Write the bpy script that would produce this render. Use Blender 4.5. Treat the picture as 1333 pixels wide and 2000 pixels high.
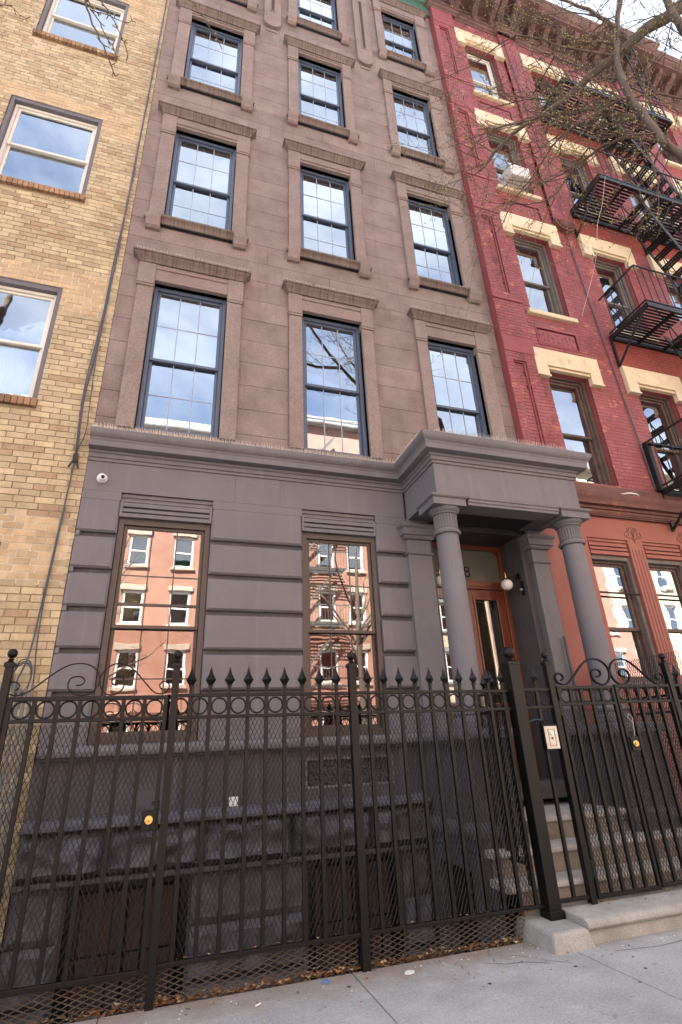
import bpy, bmesh, math, random
from mathutils import Vector, Matrix, noise as mnoise
R = math.radians
for o in list(bpy.data.objects): bpy.data.objects.remove(o)
S = bpy.context.scene
COL = S.collection
# ------------------------------------------------------------------ camera
cd = bpy.data.cameras.new('camera'); cam = bpy.data.objects.new('camera', cd); COL.objects.link(cam)
cd.sensor_fit = 'VERTICAL'; cd.sensor_height = 36; cd.sensor_width = 24; cd.lens = 1028.837/2000*36
cd.clip_start = .05; cd.clip_end = 2000
M = Matrix(((0.9525067583566613, -0.08745439030253388, -0.2916892265780432),
            (-0.301591812309964, -0.40338138346223845, -0.8639015211374975),
            (-0.04211002294556997, 0.91084311991303, -0.4105990220088462)))
# M columns: camera right, up, backward in world space
CAM = Vector((0, -5.8, 1.4))
cam.matrix_world = Matrix.Translation(CAM) @ M.to_4x4()
S.camera = cam
def pix(p):
    q = M.transposed() @ (Vector(p)-CAM)
    if q.z > -.05: return None
    return (666.5+1028.837*q.x/-q.z, 1000-1028.837*q.y/-q.z, -q.z)
# ------------------------------------------------------------------ world and sun
SUN_EL, SUN_AZ = R(52), R(-32)
W = bpy.data.worlds.new('World'); S.world = W; W.use_nodes = True
n = W.node_tree.nodes; l = W.node_tree.links; n.clear()
sky = n.new('ShaderNodeTexSky'); sky.sky_type = 'NISHITA'; sky.sun_disc = False
sky.sun_elevation = SUN_EL; sky.sun_rotation = SUN_AZ; sky.air_density = 1.0; sky.dust_density = .5; sky.ozone_density = 1.0
tc = n.new('ShaderNodeTexCoord'); mp = n.new('ShaderNodeMapping'); mp.inputs['Scale'].default_value = (1, 1, 2.2)
nz = n.new('ShaderNodeTexNoise'); nz.inputs['Scale'].default_value = 2.3; nz.inputs['Detail'].default_value = 8; nz.inputs['Roughness'].default_value = .58
nz.inputs['Distortion'].default_value = .4
rp = n.new('ShaderNodeValToRGB'); rp.color_ramp.elements[0].position = .36; rp.color_ramp.elements[1].position = .64
rp.color_ramp.elements[0].color = (.16, .16, .16, 1); rp.color_ramp.elements[1].color = (.95, .95, .95, 1)
mx = n.new('ShaderNodeMix'); mx.data_type = 'RGBA'; mx.inputs[7].default_value = (4.6, 4.9, 5.4, 1)
bg = n.new('ShaderNodeBackground'); bg.inputs['Strength'].default_value = .058
wo = n.new('ShaderNodeOutputWorld')
l.new(tc.outputs['Generated'], mp.inputs[0]); l.new(mp.outputs[0], nz.inputs['Vector']); l.new(nz.outputs[0], rp.inputs[0])
l.new(rp.outputs[0], mx.inputs[0]); l.new(sky.outputs[0], mx.inputs[6]); l.new(mx.outputs[2], bg.inputs[0]); l.new(bg.outputs[0], wo.inputs[0])
sd = bpy.data.lights.new('sun', 'SUN'); sd.energy = 5.0; sd.angle = R(.5); sd.color = (1, .97, .93)
so = bpy.data.objects.new('sun', sd); COL.objects.link(so)
sv = Vector((math.sin(SUN_AZ)*math.cos(SUN_EL), math.cos(SUN_AZ)*math.cos(SUN_EL), math.sin(SUN_EL)))
so.rotation_euler = sv.to_track_quat('Z', 'Y').to_euler(); so.location = (0, 0, 40)
S.view_settings.view_transform = 'Standard'; S.view_settings.look = 'None'; S.view_settings.exposure = 3.0; S.view_settings.gamma = 1
S.render.engine = 'CYCLES'
S.cycles.max_bounces = 8; S.cycles.transparent_max_bounces = 12; S.cycles.diffuse_bounces = 4; S.cycles.glossy_bounces = 4
# ------------------------------------------------------------------ mesh helpers
class MB:
    def __init__(s): s.v = []; s.f = []; s.sm = False
    def quad(s, a, b, c, d):
        i = len(s.v); s.v += [a, b, c, d]; s.f.append((i, i+1, i+2, i+3))
    def box(s, x0, x1, y0, y1, z0, z1, skip=''):
        i = len(s.v)
        s.v += [(x0,y0,z0),(x1,y0,z0),(x1,y1,z0),(x0,y1,z0),(x0,y0,z1),(x1,y0,z1),(x1,y1,z1),(x0,y1,z1)]
        F = {'b':(i,i+3,i+2,i+1),'t':(i+4,i+5,i+6,i+7),'f':(i,i+1,i+5,i+4),'r':(i+1,i+2,i+6,i+5),'k':(i+2,i+3,i+7,i+6),'l':(i+3,i,i+4,i+7)}
        s.f += [F[k] for k in 'btfrkl' if k not in skip]; return s
    def prism(s, poly, ax, c0, c1):
        def P(a, b, c): return {'x':(c,a,b),'y':(a,c,b),'z':(a,b,c)}[ax]
        i = len(s.v); k = len(poly)
        s.v += [P(a,b,c0) for a,b in poly]+[P(a,b,c1) for a,b in poly]
        s.f += [tuple(range(i+k-1, i-1, -1)), tuple(range(i+k, i+2*k))]
        s.f += [(i+j, i+(j+1)%k, i+k+(j+1)%k, i+k+j) for j in range(k)]; return s
    def tube(s, path, r, n=6, cap=True, flat=None):
        pts = [Vector(p) for p in path]; m = len(pts)
        rs = r if isinstance(r, (list, tuple)) else [r]*m
        i0 = len(s.v); up = None
        for k, p in enumerate(pts):
            t = (pts[min(k+1, m-1)]-pts[max(k-1, 0)])
            if t.length < 1e-9: t = Vector((0,0,1))
            t.normalize()
            if up is None:
                up = t.cross(Vector((0,1,0)))
                if up.length < .2: up = t.cross(Vector((1,0,0)))
            up = (up - t*up.dot(t))
            up.normalize(); w = t.cross(up)
            for j in range(n):
                a = 2*math.pi*(j+.5)/n
                q = p + up*(math.cos(a)*rs[k]) + w*(math.sin(a)*rs[k]*(flat or 1))
                s.v.append(tuple(q))
        for k in range(m-1):
            for j in range(n):
                a = i0+k*n+j; b = i0+k*n+(j+1)%n
                s.f.append((a, b, b+n, a+n))
        if cap:
            s.f.append(tuple(range(i0+n-1, i0-1, -1))); s.f.append(tuple(range(i0+(m-1)*n, i0+m*n)))
        return s
    def lathe(s, prof, c, n=24):
        i0 = len(s.v); m = len(prof)
        for r, z in prof:
            for j in range(n):
                a = 2*math.pi*j/n; s.v.append((c[0]+r*math.cos(a), c[1]+r*math.sin(a), c[2]+z))
        for k in range(m-1):
            for j in range(n):
                a = i0+k*n+j; b = i0+k*n+(j+1)%n; s.f.append((a, b, b+n, a+n))
        s.f.append(tuple(range(i0+n-1, i0-1, -1))); s.f.append(tuple(range(i0+(m-1)*n, i0+m*n))); return s
    def ball(s, c, r, n=12, sz=1):
        return s.lathe([(max(r*math.sin(math.pi*k/8), r*.02), -r*sz*math.cos(math.pi*k/8)) for k in range(9)], c, n)
    def mold(s, pts, prof, caps=True, closed=False):
        # sweep profile [(offset, z)] along a plan polyline, offset to its right-hand side
        i0 = len(s.v); m = len(pts); k = len(prof); ds = []
        P = [Vector(p) for p in pts]
        if closed: caps = False
        for j in range(m):
            def nrm(a, b): d = (b-a).normalized(); return Vector((d.y, -d.x))
            if closed: a = nrm(P[j-1], P[j]); b = nrm(P[j], P[(j+1) % m]); o = (a+b)/(1+a.dot(b))
            elif j == 0: o = nrm(P[0], P[1])
            elif j == m-1: o = nrm(P[-2], P[-1])
            else:
                a = nrm(P[j-1], P[j]); b = nrm(P[j], P[j+1]); o = (a+b)/(1+a.dot(b))
            ds.append(o)
        for j in range(m):
            for off, z in prof: q = P[j]+ds[j]*off; s.v.append((q.x, q.y, z))
        for j in range(m-1):
            for t in range(k-1):
                a = i0+j*k+t; s.f.append((a, a+k, a+k+1, a+1))
        if closed:
            for t in range(k-1): a = i0+(m-1)*k+t; s.f.append((a, i0+t, i0+t+1, a+1))
            s.f.append(tuple(i0+j*k for j in range(m-1, -1, -1))); s.f.append(tuple(i0+j*k+k-1 for j in range(m)))
        if caps:
            s.f.append(tuple(range(i0, i0+k))); s.f.append(tuple(range(i0+(m-1)*k+k-1, i0+(m-1)*k-1, -1)))
        return s
ORG = {}
def build(mb, name, mat, parent=None, smooth=False, bevel=0, kind=None, label=None, cat=None, group=None, recalc=True):
    me = bpy.data.meshes.new(name)
    o = bpy.data.objects.new(name, me); COL.objects.link(o)
    if parent is not None:
        org = ORG[parent.name]; o.parent = parent
    else:
        xs = [p[0] for p in mb.v]; ys = [p[1] for p in mb.v]; zs = [p[2] for p in mb.v]
        org = Vector(((min(xs)+max(xs))/2, (min(ys)+max(ys))/2, min(zs))); o.location = org
    ORG[o.name] = org
    me.from_pydata([(p[0]-org.x, p[1]-org.y, p[2]-org.z) for p in mb.v], [], mb.f)
    if recalc and len(mb.f) < 40000:
        b = bmesh.new(); b.from_mesh(me); bmesh.ops.recalc_face_normals(b, faces=b.faces[:]); b.to_mesh(me); b.free()
    if mat: me.materials.append(mat)
    if smooth:
        me.polygons.foreach_set('use_smooth', [True]*len(me.polygons))
        if smooth != 'all': me.set_sharp_from_angle(angle=R(38))
    if bevel:
        mod = o.modifiers.new('bevel', 'BEVEL'); mod.width = bevel; mod.segments = 2; mod.limit_method = 'ANGLE'; mod.angle_limit = R(40)
    if kind: o['kind'] = kind
    if label: o['label'] = label
    if cat: o['category'] = cat
    if group: o['group'] = group
    return o
def thing(name, label, cat, loc, group=None):
    o = bpy.data.objects.new(name, None); COL.objects.link(o); o.location = loc; o.empty_display_size = .2
    ORG[o.name] = Vector(loc); o['label'] = label; o['category'] = cat
    if group: o['group'] = group
    return o
def inst(me, name, mat, parent, at):
    o = bpy.data.objects.new(name, me); COL.objects.link(o); o.parent = parent; o.location = Vector(at)-ORG[parent.name]
    ORG[o.name] = Vector(at); return o
def mesh_of(mb, name, mat):
    me = bpy.data.meshes.new(name); me.from_pydata(mb.v, [], mb.f); me.materials.append(mat); return me
def copy_tree(o, d, label=None):
    c = o.copy(); COL.objects.link(c); c.location = o.location+Vector(d); ORG[c.name] = ORG[o.name]+Vector(d)
    if label: c['label'] = label
    for ch in list(o.children):
        k = ch.copy(); COL.objects.link(k); k.parent = c; ORG[k.name] = ORG[ch.name]+Vector(d)
        for g in list(ch.children):
            h = g.copy(); COL.objects.link(h); h.parent = k; ORG[h.name] = ORG[g.name]+Vector(d)
    return c
# ------------------------------------------------------------------ materials
def hexl(r, g, b): return tuple((v/255/12.92 if v/255 <= .04045 else ((v/255+.055)/1.055)**2.4) for v in (r, g, b))+(1,)
def surf(name, c1, c2, ns=3., rough=.8, rvar=.1, spec=.4, rand=0., bump=.2, bs=60., speck=0., ss=250., streak=None, stretch=(1,1,1), metal=0., patch=None, coat=0., obj_rand=True, bstretch=None):
    m = bpy.data.materials.new(name); m.use_nodes = True; N = m.node_tree.nodes; L = m.node_tree.links
    b = N['Principled BSDF']; g = N.new('ShaderNodeNewGeometry')
    mp = N.new('ShaderNodeMapping'); mp.inputs['Scale'].default_value = stretch; L.new(g.outputs['Position'], mp.inputs[0])
    t = N.new('ShaderNodeTexNoise'); t.inputs['Scale'].default_value = ns; t.inputs['Detail'].default_value = 7; t.inputs['Roughness'].default_value = .62; L.new(mp.outputs[0], t.inputs['Vector'])
    cr = N.new('ShaderNodeMapRange'); cr.inputs[1].default_value = .32; cr.inputs[2].default_value = .68; L.new(t.outputs[0], cr.inputs[0])
    mix = N.new('ShaderNodeMix'); mix.data_type = 'RGBA'; mix.inputs[6].default_value = c1+(1,) if len(c1) == 3 else c1; mix.inputs[7].default_value = c2+(1,) if len(c2) == 3 else c2
    L.new(cr.outputs[0], mix.inputs[0]); col = mix.outputs[2]
    def val(src, lo, hi, col):
        r = N.new('ShaderNodeMapRange'); r.inputs[3].default_value = lo; r.inputs[4].default_value = hi; L.new(src, r.inputs[0])
        h = N.new('ShaderNodeHueSaturation'); L.new(r.outputs[0], h.inputs['Value']); L.new(col, h.inputs['Color']); return h.outputs[0]
    if rand:
        oi = N.new('ShaderNodeObjectInfo'); ad = N.new('ShaderNodeMath'); ad.operation = 'ADD'; fr = N.new('ShaderNodeMath'); fr.operation = 'FRACT'
        L.new(g.outputs['Random Per Island'], ad.inputs[0])
        if obj_rand: L.new(oi.outputs['Random'], ad.inputs[1])
        L.new(ad.outputs[0], fr.inputs[0]); col = val(fr.outputs[0], 1-rand, 1+rand*.75, col)
        if patch:   # a share of the islands takes another colour
            gt = N.new('ShaderNodeMath'); gt.operation = 'MULTIPLY'; gt.inputs[1].default_value = 7.31; f2 = N.new('ShaderNodeMath'); f2.operation = 'FRACT'
            L.new(fr.outputs[0], gt.inputs[0]); L.new(gt.outputs[0], f2.inputs[0])
            r = N.new('ShaderNodeMapRange'); r.inputs[1].default_value = 1-patch[1]; r.inputs[2].default_value = min(1-patch[1]+.12, 1.01); r.inputs[4].default_value = patch[2]; L.new(f2.outputs[0], r.inputs[0])
            k = N.new('ShaderNodeMix'); k.data_type = 'RGBA'; k.inputs[7].default_value = patch[0]+(1,); L.new(r.outputs[0], k.inputs[0]); L.new(col, k.inputs[6]); col = k.outputs[2]
    if speck:
        t2 = N.new('ShaderNodeTexNoise'); t2.inputs['Scale'].default_value = ss; t2.inputs['Detail'].default_value = 2; L.new(mp.outputs[0], t2.inputs['Vector'])
        r2 = N.new('ShaderNodeMapRange'); r2.inputs[1].default_value = .3; r2.inputs[2].default_value = .7; L.new(t2.outputs[0], r2.inputs[0]); col = val(r2.outputs[0], 1-speck, 1+speck, col)
    for st in (streak or []):   # (colour, amount, scale, lo, hi, strength)
        sc, stc, lo, hi, amt = st
        m2 = N.new('ShaderNodeMapping'); m2.inputs['Scale'].default_value = stc; L.new(g.outputs['Position'], m2.inputs[0])
        t3 = N.new('ShaderNodeTexNoise'); t3.inputs['Scale'].default_value = 1; t3.inputs['Detail'].default_value = 6; t3.inputs['Roughness'].default_value = .65; L.new(m2.outputs[0], t3.inputs['Vector'])
        r3 = N.new('ShaderNodeMapRange'); r3.inputs[1].default_value = lo; r3.inputs[2].default_value = hi; r3.inputs[4].default_value = amt; L.new(t3.outputs[0], r3.inputs[0])
        k = N.new('ShaderNodeMix'); k.data_type = 'RGBA'; k.inputs[7].default_value = sc+(1,); L.new(r3.outputs[0], k.inputs[0]); L.new(col, k.inputs[6]); col = k.outputs[2]
    L.new(col, b.inputs['Base Color'])
    rr = N.new('ShaderNodeMapRange'); rr.inputs[3].default_value = max(rough-rvar, .02); rr.inputs[4].default_value = min(rough+rvar, 1); L.new(t.outputs[0], rr.inputs[0]); L.new(rr.outputs[0], b.inputs['Roughness'])
    b.inputs['Specular IOR Level'].default_value = spec; b.inputs['Metallic'].default_value = metal; b.inputs['Coat Weight'].default_value = coat; b.inputs['Coat Roughness'].default_value = .15
    if bump:
        t4 = N.new('ShaderNodeTexNoise'); t4.inputs['Scale'].default_value = bs; t4.inputs['Detail'].default_value = 4
        m4 = N.new('ShaderNodeMapping'); m4.inputs['Scale'].default_value = bstretch or stretch; L.new(g.outputs['Position'], m4.inputs[0]); L.new(m4.outputs[0], t4.inputs['Vector'])
        bp = N.new('ShaderNodeBump'); bp.inputs['Strength'].default_value = bump; bp.inputs['Distance'].default_value = .01; L.new(t4.outputs[0], bp.inputs['Height']); L.new(bp.outputs[0], b.inputs['Normal'])
    return m
def glass_mat(name, base=.32, tint=(.75, .8, .8), gl=(.95, .97, 1), wob=.0, ws=2.5, rough=.0):
    m = bpy.data.materials.new(name); m.use_nodes = True; N = m.node_tree.nodes; L = m.node_tree.links; N.clear()
    o = N.new('ShaderNodeOutputMaterial'); t = N.new('ShaderNodeBsdfTransparent'); t.inputs[0].default_value = tint+(1,)
    g = N.new('ShaderNodeBsdfGlossy'); g.inputs['Color'].default_value = gl+(1,); g.inputs['Roughness'].default_value = rough
    f = N.new('ShaderNodeFresnel'); f.inputs[0].default_value = 1.5
    r = N.new('ShaderNodeMapRange'); r.inputs[1].default_value = .04; r.inputs[2].default_value = 1; r.inputs[3].default_value = base; r.inputs[4].default_value = 1
    x = N.new('ShaderNodeMixShader'); L.new(f.outputs[0], r.inputs[0]); L.new(r.outputs[0], x.inputs[0]); L.new(t.outputs[0], x.inputs[1]); L.new(g.outputs[0], x.inputs[2]); L.new(x.outputs[0], o.inputs[0])
    if wob:
        gg = N.new('ShaderNodeNewGeometry'); tt = N.new('ShaderNodeTexNoise'); tt.inputs['Scale'].default_value = ws; tt.inputs['Detail'].default_value = 2; L.new(gg.outputs['Position'], tt.inputs['Vector'])
        bp = N.new('ShaderNodeBump'); bp.inputs['Strength'].default_value = wob; bp.inputs['Distance'].default_value = .02; L.new(tt.outputs[0], bp.inputs['Height']); L.new(bp.outputs[0], g.inputs['Normal'])
    return m
def screen_mat(name, a, c):
    m = bpy.data.materials.new(name); m.use_nodes = True; N = m.node_tree.nodes; L = m.node_tree.links; b = N['Principled BSDF']
    b.inputs['Base Color'].default_value = c+(1,); b.inputs['Roughness'].default_value = .6; b.inputs['Alpha'].default_value = a; return m
MT = {}
MT['tan'] = surf('tan_brick', (.50,.395,.245), (.37,.285,.17), ns=2.2, rough=.85, rand=.20, patch=((.30,.19,.115), .22, .75), bump=.55, bs=9, bstretch=(14,14,1.2), speck=.10, ss=14,
                 streak=[((.62,.47,.33), (.5,.5,.35), .5, .72, .35), ((.24,.16,.10), (34,34,1.5), .52, .75, .38)])
MT['tan_pale'] = surf('tan_brick_repaired', (.52,.385,.235), (.41,.28,.16), ns=4, rough=.9, rand=.14, bump=.5, bs=9, bstretch=(14,14,1.2), speck=.1, ss=14)
MT['mortar_tan'] = surf('tan_mortar', (.33,.26,.17), (.23,.17,.11), ns=5, rough=.95, bump=.3, bs=120)
MT['mortar_white'] = surf('white_mortar', (.62,.58,.50), (.48,.43,.36), ns=8, rough=.95, bump=.3, bs=120)
MT['sill_brick'] = surf('sill_brick', (.36,.215,.12), (.24,.14,.08), ns=4, rough=.9, rand=.35, bump=.5, bs=80)
DS = [((.075,.055,.045), (20,20,.55), .55, .78, .55), ((.36,.29,.25), (2.2,2.2,.6), .58, .8, .3)]
MT['stone'] = surf('brownstone', (.262,.200,.178), (.178,.133,.117), ns=2.6, rough=.92, rand=.10, bump=.8, bs=110, speck=.33, ss=75, streak=[((.37,.29,.25), (1.2,1.2,.7), .52, .78, .5), ((.11,.078,.064), (7,7,.45), .56, .80, .5), ((.16,.11,.09), (1.0,1.0,1.6), .56, .74, .5)])
MT['trim'] = surf('brownstone_trim', (.258,.196,.174), (.198,.148,.130), ns=2, rough=.9, bump=.6, bs=120, speck=.26, ss=80, streak=[((.10,.072,.058), (14,14,.6), .58, .82, .45)])
MT['hood'] = surf('brownstone_hood', (.20,.148,.127), (.155,.113,.097), ns=2, rough=.88, bump=.5, bs=160, speck=.1, ss=80, streak=[((.05,.036,.028), (48,3,.7), .46, .66, .7), ((.30,.235,.20), (60,3,1.0), .58, .74, .45)])
MT['joint'] = surf('brownstone_joint', (.07,.045,.036), (.05,.034,.028), rough=.95, bump=0)
GS = [((.24,.22,.225), (9,9,.22), .56, .78, .42), ((.06,.052,.052), (2.5,2.5,1.2), .58, .82, .45), ((.075,.066,.068), (16,16,.5), .60, .80, .5)]
MT['gray'] = surf('gray_paint', (.150,.136,.144), (.130,.118,.126), ns=1.5, rough=.62, rvar=.10, bump=.22, bs=22, speck=.03, ss=60, streak=GS)
MT['gray_shaded'] = surf('gray_paint_shaded', (.085,.077,.083), (.062,.055,.058), ns=2.5, rough=.7, bump=.3, bs=50, speck=.06, ss=90, streak=GS)  # same gray paint, darkened: shade behind the mesh and in recesses is in the colour
MT['porch_shade'] = surf('porch_shade_paint', (.045,.038,.038), (.034,.029,.029), ns=2, rough=.6, bump=.1)  # near-black, so the shade under the porch is painted into ceiling and soffit
MT['rock'] = surf('gray_painted_rock', (.125,.118,.132), (.06,.054,.058), ns=5, rough=.75, bump=.7, bs=38, speck=.1, ss=90)
MT['iron'] = surf('black_iron', (.0055,.005,.0048), (.004,.0036,.0036), ns=9, rough=.40, rvar=.1, spec=.27, bump=.12, bs=90, streak=[((.14,.055,.025), (9,9,6), .70, .80, .75)])
MT['iron_matte'] = surf('black_escape_iron', (.010,.010,.011), (.007,.007,.0075), ns=6, rough=.48, spec=.4, bump=.15, bs=80, streak=[((.12,.05,.025), (5,5,5), .68, .8, .5)])
MT['wire'] = surf('expanded_metal', (.009,.008,.0078), (.016,.011,.009), ns=14, rough=.5, bump=0)
MT['wire_rust'] = surf('rusty_mesh', (.085,.062,.047), (.035,.026,.02), ns=12, rough=.7, bump=0)
MT['bronze'] = surf('bronze_frame', (.065,.045,.034), (.05,.035,.027), ns=3, rough=.42, spec=.5, bump=0)
MT['blue_frame'] = surf('dark_window_frame', (.075,.098,.15), (.065,.085,.13), ns=3, rough=.36, spec=.6, bump=0)
MT['muntin_blue'] = surf('window_grid', (.29,.335,.405), (.26,.30,.37), rough=.4, bump=0)
MT['white_frame'] = surf('cream_window_frame', (.70,.66,.59), (.62,.58,.51), ns=3, rough=.45, bump=0)
MT['panning'] = surf('purple_gray_panning', (.135,.115,.125), (.115,.098,.105), ns=2, rough=.5, bump=0)
MT['brown_frame'] = surf('weathered_brown_frame', (.13,.088,.070), (.075,.045,.036), ns=7, rough=.7, bump=.3, bs=50, streak=[((.5,.42,.34), (14,14,3), .66, .74, .7)])
MT['gray_frame'] = surf('gray_brown_frame', (.17,.145,.125), (.12,.10,.088), ns=6, rough=.65, bump=.2, bs=50)
MT['red'] = surf('red_painted_brick', (.27,.070,.070), (.205,.048,.048), ns=1.6, rough=.62, rvar=.1, rand=.08, bump=.25, bs=50, streak=[((.085,.026,.024), (3.2,3.2,2.6), .57, .68, .7), ((.46,.17,.10), (5.5,5.5,7), .60, .64, .8), ((.36,.125,.125), (.9,.9,.6), .5, .8, .6), ((.10,.03,.028), (11,11,.5), .6, .8, .45)])
MT['red_flat'] = surf('red_paint', (.26,.060,.062), (.215,.046,.047), ns=2, rough=.6, bump=.15, bs=40, streak=[((.09,.025,.022), (4,4,3), .64, .72, .7)])
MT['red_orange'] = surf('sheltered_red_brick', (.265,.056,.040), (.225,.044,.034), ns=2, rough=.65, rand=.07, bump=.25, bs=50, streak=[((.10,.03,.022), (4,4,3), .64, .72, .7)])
MT['cream'] = surf('cream_painted_stone', (.64,.53,.365), (.54,.43,.28), ns=3, rough=.7, bump=.15, bs=50, streak=[((.36,.21,.11), (7,7,2.5), .56, .74, .75), ((.10,.07,.05), (13,13,1.2), .64, .8, .5), ((.80,.70,.52), (2,2,2), .5, .8, .4)])
MT['salmon'] = surf('salmon_stucco', (.305,.108,.084), (.262,.09,.069), ns=1.2, rough=.75, bump=.15, bs=50, streak=[((.20,.07,.055), (3,3,1), .58, .8, .5), ((.46,.22,.17), (1.3,1.3,.9), .56, .8, .5)])
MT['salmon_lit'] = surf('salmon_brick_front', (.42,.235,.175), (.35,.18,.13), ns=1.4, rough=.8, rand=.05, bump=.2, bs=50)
MT['brown_cornice'] = surf('brown_cornice_paint', (.165,.092,.076), (.10,.056,.046), ns=4, rough=.7, bump=.3, bs=40, streak=[((.45,.34,.28), (3,3,9), .66, .74, .55), ((.05,.028,.022), (8,8,1), .55, .75, .6)])
MT['brown_ledge'] = surf('brown_ledge_paint', (.16,.065,.045), (.10,.045,.034), ns=4, rough=.7, bump=.3, bs=40, streak=[((.34,.09,.05), (6,6,3), .62, .70, .7)])
MT['green'] = surf('green_cornice_paint', (.055,.14,.095), (.04,.11,.075), ns=4, rough=.6, bump=.1)
MT['concrete'] = surf('sidewalk_concrete', (.475,.465,.45), (.36,.352,.34), ns=1.4, rough=.88, rand=.08, bump=.5, bs=120, speck=.16, ss=60, streak=[((.24,.23,.22), (1.3,1.9,1), .50, .70, .6), ((.62,.60,.57), (3.5,5,1), .58, .74, .4), ((.12,.115,.11), (9,9,9), .62, .70, .6)])
def dirt_band(m, col, y0, y1, amt):
    N = m.node_tree.nodes; L = m.node_tree.links; b = N['Principled BSDF']; src = b.inputs['Base Color'].links[0].from_socket
    g = N.new('ShaderNodeNewGeometry'); sx = N.new('ShaderNodeSeparateXYZ'); L.new(g.outputs['Position'], sx.inputs[0])
    r = N.new('ShaderNodeMapRange'); r.inputs[1].default_value = y0; r.inputs[2].default_value = y1; L.new(sx.outputs[1], r.inputs[0])
    t = N.new('ShaderNodeTexNoise'); t.inputs['Scale'].default_value = 3.2; t.inputs['Detail'].default_value = 7; t.inputs['Roughness'].default_value = .68; L.new(g.outputs['Position'], t.inputs['Vector'])
    q = N.new('ShaderNodeMath'); q.operation = 'ADD'; L.new(r.outputs[0], q.inputs[0]); L.new(t.outputs[0], q.inputs[1])
    z = N.new('ShaderNodeMapRange'); z.inputs[1].default_value = .85; z.inputs[2].default_value = 1.45; z.inputs[4].default_value = amt; L.new(q.outputs[0], z.inputs[0])
    k = N.new('ShaderNodeMix'); k.data_type = 'RGBA'; k.inputs[7].default_value = col+(1,); L.new(z.outputs[0], k.inputs[0]); L.new(src, k.inputs[6]); L.new(k.outputs[2], b.inputs['Base Color'])
dirt_band(MT['concrete'], (.25,.185,.14), -2.1, -1.40, .9)
MT['concrete_dirty'] = surf('dirty_concrete', (.27,.245,.215), (.17,.15,.13), ns=3, rough=.9, bump=.6, bs=110, speck=.18, ss=60, streak=[((.20,.10,.055), (3,3,3), .5, .75, .6)])
MT['cement'] = surf('light_cement', (.36,.345,.315), (.25,.235,.21), ns=4, rough=.9, bump=.5, bs=90, speck=.12, ss=80, streak=[((.14,.12,.10), (9,9,5), .62, .76, .6), ((.17,.10,.06), (3,3,3), .62, .8, .4)])
MT['tread'] = surf('stone_tread', (.52,.49,.46), (.36,.33,.30), ns=5, rough=.85, bump=.4, bs=80, speck=.14, ss=60, streak=[((.24,.16,.11), (4,4,6), .55, .75, .6)])
MT['step'] = surf('stone_step', (.31,.265,.22), (.20,.165,.135), ns=5, rough=.85, bump=.4, bs=80, speck=.12, ss=60, streak=[((.20,.125,.085), (3,3,6), .48, .7, .6)])
MT['asphalt'] = surf('asphalt', (.055,.055,.057), (.042,.042,.044), ns=2, rough=.9, bump=.6, bs=150, speck=.25, ss=140)
MT['soil'] = surf('dark_ground', (.06,.052,.046), (.04,.034,.03), ns=4, rough=.95, bump=.5, bs=60)
MT['wood'] = surf('mahogany', (.19,.047,.016), (.09,.022,.009), ns=4, rough=.3, rvar=.08, spec=.55, bump=.08, bs=30, stretch=(12,12,1.2), coat=.4)
MT['dark_in'] = surf('room_dark', (.050,.046,.042), (.04,.037,.034), rough=.9, bump=0)
MT['hall'] = surf('hall_wall', (.30,.27,.225), (.26,.235,.195), rough=.85, bump=0)
MT['curtain'] = surf('white_curtain', (.72,.70,.66), (.52,.50,.47), ns=1, rough=.9, bump=.5, bs=6, bstretch=(5,5,.3), stretch=(9,9,.3))
MT['blind'] = surf('pale_blind', (.62,.59,.53), (.55,.52,.47), rough=.7, bump=0)
MT['bas_panel'] = surf('brown_panel', (.070,.043,.037), (.05,.031,.027), ns=4, rough=.75, bump=.1)
MT['white'] = surf('white_plastic', (.78,.78,.77), (.72,.72,.70), rough=.4, bump=0)
MT['black'] = surf('black_gloss', (.012,.012,.013), (.01,.01,.011), rough=.2, bump=0)
MT['brass'] = surf('brass', (.75,.52,.20), (.62,.41,.14), ns=6, rough=.24, metal=1, bump=0)
MT['steel'] = surf('steel_plate', (.58,.53,.47), (.48,.44,.39), ns=5, rough=.42, metal=.6, bump=0)
MT['globe'] = surf('opal_globe', (.74,.68,.62), (.70,.64,.58), rough=.22, bump=0, spec=.5)
MT['cable'] = surf('gray_cable', (.075,.08,.095), (.05,.052,.06), rough=.5, bump=0)
MT['spike'] = surf('bird_spike', (.66,.58,.50), (.45,.39,.33), ns=9, rough=.45, bump=0)
MT['ac'] = surf('air_conditioner_shell', (.52,.51,.48), (.44,.43,.40), ns=4, rough=.55, bump=0, streak=[((.30,.25,.20), (6,6,3), .66, .8, .4)])
MT['slat'] = surf('gray_slat', (.15,.145,.14), (.11,.105,.10), ns=4, rough=.7, rand=.15, bump=.1)
MT['bark'] = surf('limb_bark', (.150,.120,.098), (.085,.068,.058), ns=6, rough=.9, bump=.8, bs=30, stretch=(1,1,1), streak=[((.28,.24,.20), (6,6,6), .56, .7, .5)])
MT['twig'] = surf('twig_bark', (.14,.095,.068), (.085,.058,.042), ns=9, rough=.85, bump=0)
MT['bud'] = surf('leaf_bud', (.40,.38,.09), (.30,.25,.08), ns=12, rough=.7, bump=0, rand=.25)
MT['leaf'] = surf('dead_leaf', (.36,.17,.06), (.20,.09,.035), ns=20, rough=.8, rand=.45, bump=0, patch=((.55,.42,.26), .25, .9))
MT['gum'] = surf('dark_gum', (.10,.096,.092), (.07,.067,.065), rough=.8, bump=0)
MT['paper'] = surf('white_scrap', (.78,.75,.70), (.66,.62,.56), ns=20, rough=.8, bump=0)
MT['blue_bit'] = surf('blue_scrap', (.12,.20,.42), (.10,.16,.34), rough=.6, bump=0)
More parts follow.
